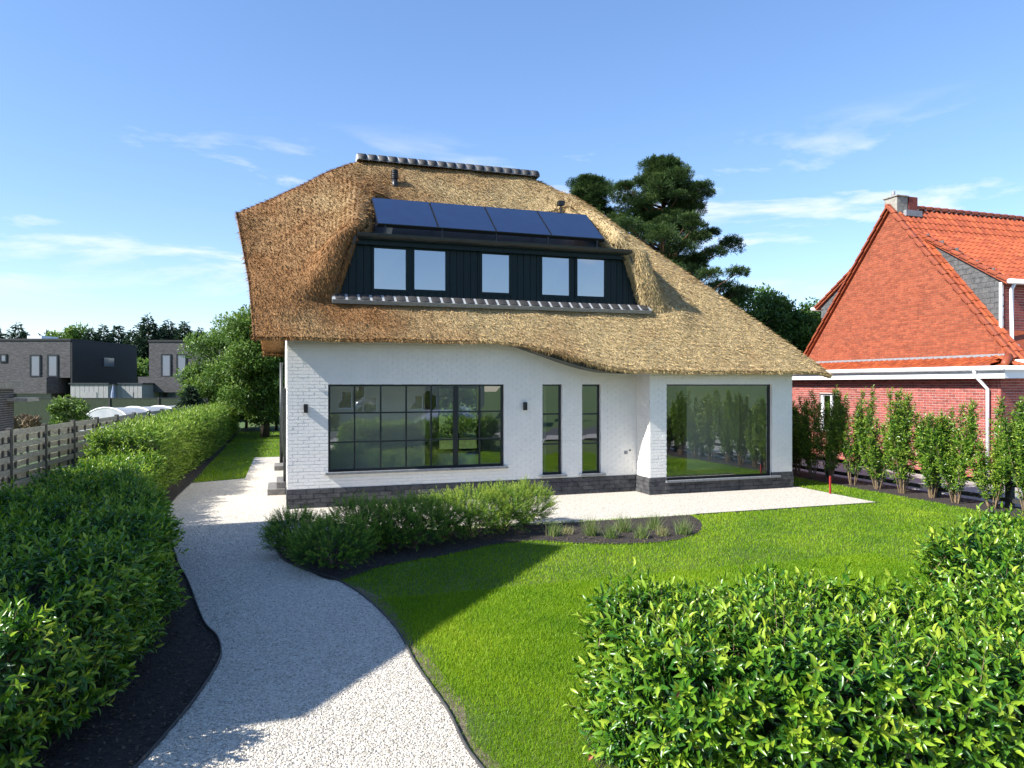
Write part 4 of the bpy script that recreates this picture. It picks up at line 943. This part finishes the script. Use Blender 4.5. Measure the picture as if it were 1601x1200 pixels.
# green screen fence
A, B = cp(18,41), cp(325,41); ex = (B-A).normalized(); ey = Vector((-ex.y,ex.x,0)); L_ = (B-A).length
gf = thing('screen_fence', 'dark green screened mesh fence before the modern houses', 'fence', tuple((A+B)/2)); n = 4
for k in range(n+1):
    b = MB(); local_box(b, A, ex, ey, k*L_/n-.05, k*L_/n+.05, -.06, .04, 0, 2.08); b.build('post', 'darkfence', gf)
    if k < n:
        b = MB(); local_box(b, A, ex, ey, k*L_/n+.05, (k+1)*L_/n-.05, -.015, .015, .02, 2.02); b.build('screen_panel', 'screen', gf)
        b = MB(); local_box(b, A, ex, ey, k*L_/n+.05, (k+1)*L_/n-.05, -.03, .03, 2.02, 2.06); b.build('rail', 'darkfence', gf)
# pool cover
A, B = cp(212,33), cp(330,37); ex = (B-A).normalized(); ey = Vector((-ex.y,ex.x,0)); L_ = (B-A).length
pc_ = thing('pool_cover', 'low white arched cover behind the end of wooden fence', 'pool cover', tuple((A+B)/2)); ar_ = [(2.0-2.0*math.cos(q), 1.72*math.sin(q)**.7) for q in np.linspace(.02, math.pi-.02, 14)]
b = MB(); v = [A+ex*s+ey*a+Vector((0,0,z)) for s in (0,L_) for a, z in ar_]; b.add(v, [(k,k+1,14+k+1,14+k) for k in range(13)] + [tuple(range(14)), tuple(range(14,28))]); b.build('cover', 'white_sheet', pc_, False)
for k in range(4):
    MB().tube([A+ex*(L_*k/3)+ey*a+Vector((0,0,z+.02)) for a, z in ar_], .035, 6).build('rib', 'white_pvc', pc_, True)
# parasol
p = cp(177,47); ps = thing('parasol', 'folded blue grey parasol between the two pale sheds', 'parasol', tuple(p))
MB().tube([p, p+Vector((0,0,2.85))], .03, 8).build('pole', 'zinc', ps, True)
MB().tube([p+Vector((0,0,.75)), p+Vector((0,0,1.4)), p+Vector((0,0,2.3)), p+Vector((0,0,2.75))], [.24,.22,.13,.03], 9).build('canopy', 'blue_cloth', ps)
p = cp(72,30); tb = thing('garden_table', 'white garden table seen over the wooden fence', 'table', tuple(p))
MB().box(p.x-.7,p.x+.7,p.y-.4,p.y+.4,.98,1.03).build('table_top','white_pvc',tb)
for a in (-.6,.6):
    for c in (-.3,.3): MB().box(p.x+a-.03,p.x+a+.03,p.y+c-.03,p.y+c+.03,0,.98).build('leg','white_pvc',tb)

# ================================================================== STREET SIDE (seen only in the window reflections)
M['beige_wall'] = mat('beige_render', (.55,.51,.40), .85, (.48,.45,.36), 2)
oh = thing('street_house', 'beige rendered house with dark roof across the street', 'house', (6,-20,0))
wq = [(-1,1,.9,2.4),(4,6,.9,2.4),(9,11,.9,2.4)]
b = MB(); walls_holes(b, -4, 14, 0, 4.2, wq, -17.3, -17); b.box(-4, 14, -25, -24.7, 0, 4.2); b.box(-4, -3.7, -24.7, -17.3, 0, 4.2); b.box(13.7, 14, -24.7, -17.3, 0, 4.2); b.build('wall', 'beige_wall', oh)
for h in wq: window(oh, *h, -17.2, 2, 1, .07, .07, gm='glass_side', fmat='white_pvc')
slab('roof', [(-4.3,-25.3,4.1),(14.3,-25.3,4.1),(14.3,-21,8.2),(-4.3,-21,8.2)], .15, 'slate_tile', oh); slab('roof', [(-4.3,-21,8.2),(14.3,-21,8.2),(14.3,-16.7,4.1),(-4.3,-16.7,4.1)], .15, 'slate_tile', oh)
car = thing('parked_car', 'silver hatchback parked along the street', 'car', (8.6,-4.2,0))
def carbody():
    # stations along the length: x, half width, sill z, belt z, roof z, roof half width
    st = [(-2.02,.62,.42,.62,.62,.5),(-1.95,.78,.30,.80,.82,.6),(-1.55,.86,.24,.90,.98,.62),(-1.0,.88,.22,.95,1.38,.60),(-.3,.89,.22,.95,1.50,.60),(.5,.89,.22,.95,1.49,.60),(1.2,.88,.22,.95,1.40,.58),(1.72,.85,.25,.94,1.05,.6),(1.92,.8,.32,.88,.90,.6),(2.0,.66,.42,.70,.70,.55)]
    b = MB(); rows = []
    for x, w, s0, bz, rz_, rw in st:
        rows.append([(8.6+x,-4.2+a,z) for a, z in ((-w*.9,s0),(-w,s0+.12),(-w,(s0+bz)/2),(-w*.97,bz),(-rw,rz_-.03),(-rw*.7,rz_),(rw*.7,rz_),(rw,rz_-.03),(w*.97,bz),(w,(s0+bz)/2),(w,s0+.12),(w*.9,s0))])
    m = 12; v = [p for r_ in rows for p in r_]
    f = [(i*m+k, i*m+(k+1)%m, (i+1)*m+(k+1)%m, (i+1)*m+k) for i in range(len(rows)-1) for k in range(m)] + [tuple(range(m)), tuple((len(rows)-1)*m+k for k in range(m))]
    b.add(v, f); return b
carbody().build('body', 'car_paint', car, True)
for sx in (-1,1):
    b = MB(); y = -4.2+sx*.80
    b.add([(7.75,-4.2+sx*.885,.97),(9.7,-4.2+sx*.885,.97),(9.35,-4.2+sx*.66,1.38),(8.05,-4.2+sx*.66,1.40)], [(0,1,2,3)]); b.build('side_window', 'glass_far', car)
    for wx in (-1.28,1.25):
        w = MB().tube([(8.6+wx,-4.2+sx*.70,.31),(8.6+wx,-4.2+sx*.90,.31)], .31, 22).build('wheel', 'rubber', car, False); MB().tube([(8.6+wx,-4.2+sx*.895,.31),(8.6+wx,-4.2+sx*.915,.31)], .2, 16).build('rim', 'lead', w)
    MB().box(6.62,6.72,-4.2+sx*.6-.12,-4.2+sx*.6+.12,.62,.74).build('headlight','glass_far',car); MB().box(10.46,10.55,-4.2+sx*.62-.1,-4.2+sx*.62+.1,.70,.88).build('tail_light','red',car)

# ================================================================== HEDGES
def sample_hedge(poly, h, n, lump=.10):
    """points and outward directions on the top and sides of a hedge with this footprint"""
    P2 = np.array(poly); m = len(P2); per = []; ar = 0
    area = .5*abs(sum(P2[i,0]*P2[(i+1)%m,1]-P2[(i+1)%m,0]*P2[i,1] for i in range(m))); cc = P2.mean(0)
    sides = [(P2[i], P2[(i+1)%m]) for i in range(m)]; sl = np.array([np.linalg.norm(b-a) for a, b in sides]); sa = sl*h; tot = area+sa.sum()
    nt = int(n*area/tot); out_p = []; out_d = []
    lo, hi = P2.min(0), P2.max(0); Q = rng.uniform(lo, hi, (nt*6+50,2)); Q = Q[inpoly(Q, poly)][:nt]
    hz = h*(1+.0*Q[:,0]) + lump*np.sin(Q[:,0]*3.1+1)*np.sin(Q[:,1]*2.7) + rng.normal(0,.04,len(Q))
    out_p.append(np.column_stack([Q, hz-.12])); out_d.append(np.column_stack([rng.normal(0,.35,len(Q)), rng.normal(0,.35,len(Q)), np.ones(len(Q))]))
    for (a, b), s in zip(sides, sa):
        k = int(n*s/tot)
        if k < 1: continue
        t = rng.random(k); z = rng.uniform(.06,h,k)**1.0; nrm = np.array([b[1]-a[1], -(b[0]-a[0])]); nrm /= np.linalg.norm(nrm)
        if nrm @ (cc-(a+b)/2) > 0: nrm = -nrm
        pt = a+(b-a)*t[:,None]; inn = .14+.10*np.maximum(0,(z/h-.75)*4)*.8 + lump*np.sin(t*np.linalg.norm(b-a)*3.3)*np.sin(z*4.1+t*5)
        pt = pt-nrm*inn[:,None]
        out_p.append(np.column_stack([pt, z])); out_d.append(np.column_stack([np.tile(nrm,(k,1))+rng.normal(0,.35,(k,2)), rng.uniform(.15,.9,k)]))
    return np.concatenate(out_p), np.concatenate(out_d)
def shrink(poly, d):
    P = np.array(poly); c = P.mean(0); out = []
    for p in P:
        v = c-p; l = np.linalg.norm(v); out.append(tuple(p+v/l*min(d*1.35, l*.5)))
    return out
def hedge(name, label, poly, h, n, nl, L, W, m, T=LEAF8, single=0, dead=0, slen=(.14,.38)):
    c = np.array(poly).mean(0); t = thing(name, label, 'hedge', (c[0],c[1],0))
    P, A = sample_hedge(poly, h, n)
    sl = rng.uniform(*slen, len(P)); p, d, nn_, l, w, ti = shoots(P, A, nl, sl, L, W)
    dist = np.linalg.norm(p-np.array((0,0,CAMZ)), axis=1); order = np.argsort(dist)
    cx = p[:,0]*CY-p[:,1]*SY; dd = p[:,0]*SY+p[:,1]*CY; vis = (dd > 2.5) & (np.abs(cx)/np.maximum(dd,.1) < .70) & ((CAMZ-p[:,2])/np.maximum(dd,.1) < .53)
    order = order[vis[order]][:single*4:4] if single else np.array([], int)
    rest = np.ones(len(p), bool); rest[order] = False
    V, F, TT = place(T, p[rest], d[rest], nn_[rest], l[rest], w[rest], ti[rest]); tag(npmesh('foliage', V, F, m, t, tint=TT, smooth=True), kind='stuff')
    if single:
        vars_ = []
        for q in (.1,.35,.6,.9):
            me = bpy.data.meshes.new('leaf'); me.from_pydata(T[0].tolist(), [], T[1].tolist()); me.materials.append(M[m]); a = me.attributes.new('tint','FLOAT','POINT'); a.data.foreach_set('value', np.full(len(T[0]), q, np.float32)); me.polygons.foreach_set('use_smooth', [True]*len(me.polygons)); vars_.append(me)
        Dn = norm(d); Xn = norm(np.cross(Dn, nn_)); Zn = np.cross(Xn, Dn)
        for k in order:
            o = bpy.data.objects.new('leaf', vars_[min(3, int(ti[k]*4))]); C.objects.link(o); o.parent = t
            o.matrix_local = Matrix.Translation(-WORG[t]) @ frame_mat(Vector(p[k]), Vector(Xn[k]*w[k]), Vector(Dn[k]*l[k]), Vector(Zn[k]*l[k]))
    # twigs and dark inside
    A_ = norm(A); k = rng.random(len(P)) < .6
    V, F, _ = place(TWIG, P[k]-A_[k]*.15, A_[k], rdir(k.sum()), sl[k]+.13, np.full(k.sum(), .007), np.zeros(k.sum())); tag(npmesh('twigs', V, F, 'twig', t), kind='stuff')
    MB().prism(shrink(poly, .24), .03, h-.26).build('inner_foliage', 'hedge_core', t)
    if dead:
        k = rng.choice(len(p), dead); V, F, _ = place(T, p[k], d[k]+np.array((0,0,-1.2)), nn_[k], l[k], w[k], np.zeros(dead)); tag(npmesh('dead_leaves', V, F, 'deadleaf', t), kind='stuff')
    return t
hedge('laurel_hedge', 'dense dark green laurel hedge on black soil left of the gravel path', [(-4.9,4.6),(-1.75,5.7),(-1.38,6.9),(-1.36,9.9),(-4.9,9.9)], 1.12, 3800, 11, .098, .034, 'laurel', single=300, dead=14)
hedge('laurel_hedge', 'shaded laurel hedge between woven fence and bend of the gravel path', [(-4.7,9.9),(-1.45,9.9),(-1.85,12.6),(-2.75,15.5),(-2.9,19.6),(-3.9,19.6),(-4.0,14.5)], 1.05, 4200, 11, .11, .036, 'laurel', LEAF2, slen=(.16,.36))
hedge('garden_hedge', 'sunlit yellow-green hedge along the end of the wooden fence', [(-4.4,19.5),(-3.0,19.5),(-2.75,30),(-2.55,44),(-3.6,44)], 1.5, 7500, 10, .14, .045, 'hedge_leaf', LEAF2, slen=(.2,.5))
hedge('laurel_hedge', 'glossy sunlit laurel hedge in front of the lawn', [(2.25,4.95),(2.95,5.5),(3.7,5.25),(4.6,4.75),(5.5,4.1),(5.3,2.6),(3.6,3.2),(2.4,4.0)], 1.06, 3000, 11, .098, .034, 'laurel', single=300, dead=20)
hedge('laurel_hedge', 'laurel hedge end standing on the lawn right of the front hedge', [(5.9,5.2),(7.6,6.0),(8.8,5.2),(8.2,3.2),(5.6,3.6)], 1.25, 2200, 10, .10, .034, 'laurel', LEAF8)
hedge('street_hedge', 'clipped green hedge before the house across the street', [(-14,-11.5),(3,-11.5),(3,-10.4),(-14,-10.4)], 1.0, 2000, 8, .2, .08, 'privet', LEAF2)

# ================================================================== SHRUBS AND GRASSES
def shrub_row():
    ys = [23.2,22.2,21.2,20.3,19.5,18.6,17.8,17.0,16.1,15.3,14.5,13.7,12.9,12.1,11.3,10.5,9.5,8.5,7.4,6.2,5.0,3.8]
    for i, y in enumerate(ys):
        x = 15.45+random.uniform(-.12,.12); h = random.choice([2.15,2.35,2.5,2.6,2.2])*(1+random.uniform(-.05,.05)); t = thing('hedge_shrub', ORD[i]+' upright young shrub along the low dark fence, counted from its house end', 'shrub', (x,y,0), 'young hedge shrubs along the right boundary')
        ns = random.randint(9,12); b = MB(); PP = []; AA = []
        for k in range(ns):
            a = random.uniform(0,6.28); r = random.uniform(.15,.55); hh = h*random.uniform(.62,1)
            p0 = Vector((x+.07*math.cos(a), y+.07*math.sin(a), 0)); p1 = Vector((x+r*.6*math.cos(a), y+r*.6*math.sin(a), hh*.5)); p2 = Vector((x+r*math.cos(a), y+r*math.sin(a), hh))
            b.tube([p0, p1, p2], [.014,.010,.004], 5)
            for s in np.linspace(.16,1,32):
                c = p0.lerp(p1, s*2) if s < .5 else p1.lerp(p2, s*2-1)
                m_ = 1 if s < .35 else 3
                for _ in range(m_):
                    an_ = random.uniform(0,6.28); PP.append(tuple(c)); AA.append((math.cos(an_)*.9, math.sin(an_)*.9, random.uniform(.4,1.1) if s < .93 else 3))
        b.build('stems', 'twig', t)
        PP, AA = np.array(PP), np.array(AA); p, d, n_, l, w, ti = shoots(PP, AA, 7, rng.uniform(.10,.26,len(PP)), .092, .036)
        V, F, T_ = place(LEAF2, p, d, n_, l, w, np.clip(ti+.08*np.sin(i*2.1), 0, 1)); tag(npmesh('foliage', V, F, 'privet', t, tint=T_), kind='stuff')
shrub_row()
# low dark fence behind the shrubs
lf = thing('low_fence', 'low dark rail fence with square posts behind the shrub row', 'fence', (15.95,13,0))
for k in range(12):
    y = 2.5+k*1.9; MB().box(15.88,16.02,y-.07,y+.07,0,1.02).build('post','darkfence',lf,bevel=.01)
for z in (.18,.55,.9): MB().box(15.93,15.97,2.4,23.5,z-.05,z+.05).build('rail','darkfence',lf)
p = G(1298,772); st = thing('marker_stake', 'thin red marker stake on grass beside the house corner', 'stake', (p[0],p[1],0)); MB().box(p[0]-.02,p[0]+.02,p[1]-.02,p[1]+.02,0,.44).build('stake','red',st,bevel=.004); MB().add([(p[0]-.02,p[1]-.02,.44),(p[0]+.02,p[1]-.02,.44),(p[0]+.02,p[1]+.02,.44),(p[0]-.02,p[1]+.02,.44),(p[0],p[1],.48)],[(0,1,4),(1,2,4),(2,3,4),(3,0,4)]).build('stake_tip','red',st)
# yew bushes in the bed
yews = [(462,868,.36,.62),(520,888,.48,.66),(560,862,.42,.78),(600,860,.44,.72),(645,858,.46,.80),(692,846,.44,.74),(738,840,.48,.84),(785,832,.44,.80),(822,822,.40,.76)]
for i, (px, py, r, h) in enumerate(yews):
    x, y = G(px, py); t = thing('yew_bush', ORD[i]+' bushy green yew in the soil bed, counted from the gravel path bend', 'shrub', (x,y,0), 'yew bushes in the curved bed')
    r *= 1.3; h *= 1.18; n = 620; u_ = rdir(n*2); u_ = u_[u_[:,2] > -.75][:n]; k_ = len(u_); rr = rng.uniform(.45,1,k_)**.6
    P = np.column_stack([x+u_[:,0]*r*rr, y+u_[:,1]*r*rr, .05+h*.40+u_[:,2]*h*.42*rr]); A = u_+np.array((0,0,.75))+rng.normal(0,.25,(k_,3))
    p, d, n_, l, w, ti = shoots(P, A, 20, rng.uniform(.12,.26,k_), .042, .013, top=35, bot=65, droop=.0)
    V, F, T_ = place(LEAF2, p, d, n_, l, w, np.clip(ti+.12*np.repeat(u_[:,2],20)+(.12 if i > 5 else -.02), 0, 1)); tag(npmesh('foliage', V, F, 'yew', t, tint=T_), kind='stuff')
    b = MB()
    for k in range(14):
        q = P[k*20 % k_]; b.tube([(x+random.uniform(-.03,.03),y+random.uniform(-.03,.03),0),(.5*(x+q[0]),.5*(y+q[1]),q[2]*.6),tuple(q)],[.014,.009,.004],5)
    b.build('stems','twig',t)
grs = [(866,838,.30),(888,835,.18),(925,838,.42),(955,842,.34),(975,832,.38),(1003,842,.34),(1022,828,.38),(1035,838,.24),(1068,836,.36)]
for i, (px, py, h) in enumerate(grs):
    x, y = G(px, py); dry = i in (1,7)
    t = thing('grass_tuft', ('small dry straw-coloured grass tuft beside the first green tuft' if i == 1 else 'small dry straw-coloured grass tuft at the round end of the bed') if dry else ORD[i if i == 0 else i-1]+' green ornamental grass tuft in the bed, counted from the yews', 'grass tuft', (x,y,0), 'dry grass tufts' if dry else 'ornamental grass tufts in the bed')
    n = 170; P = np.column_stack([x+rng.normal(0,.05,n), y+rng.normal(0,.05,n), np.zeros(n)]); D = np.column_stack([rng.normal(0,.36,n), rng.normal(0,.36,n), np.ones(n)])
    V, F, T_ = place(BLADE, P, D, rdir(n), h*rng.uniform(.5,1.15,n), np.full(n,.011), np.clip(rng.normal(.85 if dry else .4,.25,n),0,1)); tag(npmesh('blades', V, F, 'drygrass', t, tint=T_), kind='stuff')
# bark chips and clods on the bed
n = 5200; P = np.column_stack([rng.uniform(-.2,9,n), rng.uniform(8,14,n)]); P = P[inpoly(P, bed_poly)]; n = len(P)
V, F, T_ = place(LEAF2, np.column_stack([P, np.full(n,.02)]), np.column_stack([rng.normal(size=n), rng.normal(size=n), rng.uniform(-.1,.4,n)]), np.column_stack([rng.normal(0,.4,n), rng.normal(0,.4,n), np.ones(n)]), rng.uniform(.03,.08,n), rng.uniform(.01,.03,n), np.zeros(n))
tag(npmesh('bark_chips', V, F, 'bark'), 'brown bark chips scattered over the soil bed', 'bark chips', kind='stuff')

n = 4200; P = np.column_stack([rng.uniform(-3,0,n), rng.uniform(4.5,11.5,n)]); P = P[inpoly(P, left_edge+[(-2.35,44),(-7,44),(-7.5,.5)])]; n = len(P)
V, F, T_ = place(LEAF2, np.column_stack([P, np.full(n,.006)]), np.column_stack([rng.normal(size=n), rng.normal(size=n), rng.uniform(-.1,.5,n)]), np.column_stack([rng.normal(0,.4,n), rng.normal(0,.4,n), np.ones(n)]), rng.uniform(.02,.06,n), rng.uniform(.01,.035,n), np.zeros(n))
tag(npmesh('soil_clods', V, F, 'bark'), 'dark clods and chips on the left hedge soil', 'soil clods', kind='stuff')
# ================================================================== TREES
def tree(name, label, base, h, cz, rad, ncl, nl, L, W, m, trunk_r=.16, bark='bark', flat=.75, group=None, seed=0, shape=None, clr=.34):
    r = random.Random(seed); x, y = base; t = thing(name, label, 'tree', (x,y,0), group); cl = []
    for k in range(ncl):
        while True:
            u_ = Vector((r.uniform(-1,1), r.uniform(-1,1), r.uniform(-1,1)))
            if .25 < u_.length < 1: break
        s = shape(u_.z) if shape else 1
        cl.append(Vector((x+u_.x*rad[0]*s, y+u_.y*rad[1]*s, cz+u_.z*rad[2])))
    b = MB(); b.tube([(x,y,-.05),(x+.1*h*.1,y,h*.25),(x-.02*h,y+.01*h,h*.55),(x,y,h*.88)], [trunk_r*1.25,trunk_r,trunk_r*.6,trunk_r*.12], 10); b.build('trunk', bark, t, True)
    b = MB()
    for c in cl[::2]:
        z0 = max(h*.18, c.z-math.hypot(c.x-x,c.y-y)*.6-.3); z0 = min(z0, h*.8); b.tube([(x,y,z0),((x+c.x)/2,(y+c.y)/2,(z0+c.z)/2+.15),tuple(c)], [trunk_r*.34,trunk_r*.2,trunk_r*.07], 5)
    b.build('limbs', bark, t, True)
    cr_ = clr*min(rad); P = []; N_ = []; ti = []
    for c in cl:
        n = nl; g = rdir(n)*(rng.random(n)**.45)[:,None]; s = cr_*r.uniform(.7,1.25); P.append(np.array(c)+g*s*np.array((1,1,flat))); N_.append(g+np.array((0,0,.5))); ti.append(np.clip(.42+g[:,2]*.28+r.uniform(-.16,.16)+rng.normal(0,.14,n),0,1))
    P, N_, ti = np.concatenate(P), np.concatenate(N_), np.concatenate(ti); n = len(P)
    D = rdir(n)*.9+N_*.6; V, F, T_ = place(LEAF2, P, D, N_+rng.normal(0,.4,(n,3)), L*rng.uniform(.6,1.3,n), W*rng.uniform(.7,1.3,n), ti)
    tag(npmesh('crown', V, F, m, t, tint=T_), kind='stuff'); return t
def at(px, d): q = cp(px, d); return (q.x, q.y)
tree('garden_tree', 'round leafy light green tree on the lawn beside the house', at(414,38), 6.9, 4.0, (2.5,2.5,3.0), 85, 420, .19, .085, 'lightleaf', .20, seed=3, clr=.32)
tree('garden_tree', 'leafy green tree crowding behind the wooden fence end', at(350,43), 6.3, 3.4, (2.2,2.2,2.8), 60, 380, .2, .09, 'lightleaf', .16, seed=4, clr=.34)
def pine(label, base, h, z0, rmax, seed, ncl, grp):
    r = random.Random(seed); x, y = base; t = thing('pine_tree', label, 'tree', (x,y,0), grp); b = MB(); b.tube([(x,y,-.05),(x+.1,y,h*.3),(x-.15,y,h*.6),(x+.05,y,h*.97)], [.34,.28,.2,.04], 10); b.build('trunk','pinebark',t,True)
    lb = MB(); P = []; A = []; Ti = []
    for k in range(ncl):
        f = (k+.5)/ncl; z = z0+(h-z0)*f; env = rmax*(math.sin(min(1, (1-f)*1.25+.12)*math.pi/2)**.9)*(.75+.35*math.sin(f*23+seed)); a = k*2.4+r.uniform(-.5,.5); rr = env*r.uniform(.35,1.05)
        c = Vector((x+rr*math.cos(a), y+rr*math.sin(a), z+.12*rr)); lb.tube([(x,y,z-.25*rr),((x+c.x)/2,(y+c.y)/2,z-.10*rr),tuple(c)], [.075,.05,.02], 5)
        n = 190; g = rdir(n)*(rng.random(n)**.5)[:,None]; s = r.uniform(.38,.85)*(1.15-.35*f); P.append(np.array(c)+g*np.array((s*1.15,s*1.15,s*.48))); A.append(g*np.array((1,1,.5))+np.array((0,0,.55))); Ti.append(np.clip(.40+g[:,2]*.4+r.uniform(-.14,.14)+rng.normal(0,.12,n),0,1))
    lb.build('limbs','pinebark',t,True); P, A, Ti = np.concatenate(P), np.concatenate(A), np.concatenate(Ti)
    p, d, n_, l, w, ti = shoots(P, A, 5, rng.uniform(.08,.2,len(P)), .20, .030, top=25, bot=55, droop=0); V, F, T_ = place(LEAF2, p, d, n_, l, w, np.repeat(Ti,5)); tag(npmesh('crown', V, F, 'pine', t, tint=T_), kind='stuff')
pine('tall spreading pine rising behind the thatched hip', at(1038,40), 15.3, 5.0, 4.5, 2, 230, None)
pine('shorter pine at the left of the tall pine behind thatched roof', at(925,42), 14.9, 6, 3.0, 5, 115, None)
for i, (px, d, h, r) in enumerate([(1150,44,9.7,2.6),(1195,46,9.2,2.5),(1245,46,8.5,2.2),(1275,50,8.2,2.2)]):
    tree('broadleaf_tree', ORD[i]+' dark broadleaf tree right of the tall pine, behind the thatched roof', at(px,d), h, h*.62, (r,r,h*.36), 60, 330, .24, .12, 'broadleaf', .18, seed=20+i, group='broadleaf trees behind the houses')
def spruce(label, base, h, r0, seed, grp):
    r = random.Random(seed); x, y = base; t = thing('conifer_tree', label, 'tree', (x,y,0), grp); MB().tube([(x,y,0),(x,y,h*.95)], [.22,.03], 7).build('trunk','bark',t,True)
    n = 8500; f = 1-np.sqrt(rng.random(n))*.995; nlay = 15; lay = (f*nlay) % 1; li = np.floor(f*nlay); a = rng.integers(0,7,n)*.9+rng.normal(0,.22,n)+li*1.1
    rad = r0*1.45*(1-f)**.85*(.45+.55*(1-lay))*rng.random(n)**.45*(1+.28*np.sin(li*7.3+seed+np.floor(a/.9)*2.1)); z = h*(.06+.94*f)
    P = np.column_stack([x+rad*np.cos(a), y+rad*np.sin(a), z-.18*rad]); D = np.column_stack([np.cos(a), np.sin(a), np.full(n,-.15)])+rng.normal(0,.45,(n,3))
    V, F, T_ = place(LEAF2, P, D, np.column_stack([np.zeros(n),np.zeros(n),np.ones(n)])+rng.normal(0,.5,(n,3)), rng.uniform(.5,1.1,n)*(1.1-.55*f)*min(1,h/6), rng.uniform(.22,.42,n)*(1.1-.55*f)*min(1,h/6), np.clip(rng.normal(.45,.25,n),0,1)); tag(npmesh('crown', V, F, 'spruce', t, tint=T_), kind='stuff')
for i, (px, py, d, r) in enumerate([(-8,506,88,3.4),(28,504,90,4.2),(70,522,92,2.6),(142,512,80,3.2),(162,508,82,3.6),(185,506,84,3.8),(207,514,80,3),(232,490,78,3.6),(263,497,80,3.6),(288,500,79,3.2),(312,512,80,3)]):
    spruce(ORD[i]+' dark conifer of the far row, counted towards the round tree', at(px,d), zp(py,d), r, 40+i, 'conifers behind the modern houses')
for i, (px, py, d, r) in enumerate([(98,520,86,2.6),(115,516,88,3.0),(175,548,74,3.2),(205,560,72,3.0),(222,566,70,2.6)]):
    h = zp(py,d); tree('broadleaf_tree', ORD[i]+' pale leafy tree among far conifers, counted towards the round tree', at(px,d), h, h*.6, (r,r,h*.4), 36, 260, .45, .24, 'lightleaf', .2, seed=60+i, group='pale trees among the conifers', clr=.4)
far = [(-700,-60,120,9,3.6)]
# a far wood closing the horizon
n = 60000; ang = rng.uniform(-1.3,1.3,n)+YAW; rr = rng.uniform(150,190,n); hh = 8+2.5*np.sin(ang*37)+2*np.sin(ang*91+1)+1.2*np.sin(ang*213); z = rng.random(n)**.8*hh
P = np.column_stack([np.sin(ang)*rr, np.cos(ang)*rr, z]); V, F, T_ = place(LEAF2, P, rdir(n)+np.array((0,0,.4)), rdir(n), rng.uniform(1.2,2.6,n), rng.uniform(.7,1.5,n), np.clip(rng.normal(.4,.22,n),0,1))
tag(npmesh('distant_wood', V, F, 'spruce', tint=T_), 'distant dark wood along the horizon', 'wood', kind='stuff')
# small plants over the fence
tree('garden_bush', 'small light green bush showing above the wooden fence', at(106,25), 2.35, 1.75, (.75,.75,.55), 26, 120, .12, .06, 'lightleaf', .04, seed=81, clr=.42)
spruce('small cone-shaped green shrub beside the white cover', at(298,36), zp(602,36), .95, 83, None); C.objects[-1]
tree('garden_bush', 'reddish brown bush below the garage roof edge', at(33,29), 1.9, 1.3, (.6,.6,.5), 16, 100, .12, .06, 'twig', .04, seed=84, clr=.42)
tree('back_bush', 'dark bush under the round tree at the hedge end', at(385,46), 3.2, 1.7, (2.2,2.2,1.5), 40, 260, .2, .1, 'broadleaf', .08, seed=85)
tree('back_bush', 'dark green bush behind the tree trunk at the lawn end', at(432,44), 3.0, 1.6, (1.8,1.8,1.4), 36, 240, .2, .1, 'broadleaf', .08, seed=86)
for i, (x, y) in enumerate([(2,36),(5.5,38),(9,37),(13,39)]):
    tree('back_bush', ORD[i]+' leafy bush at the back garden end, counted from the round tree', (x,y), 3.4, 1.8, (1.7,1.7,1.6), 26, 200, .22, .11, 'lightleaf', .08, seed=90+i, group='bushes at the back garden end')
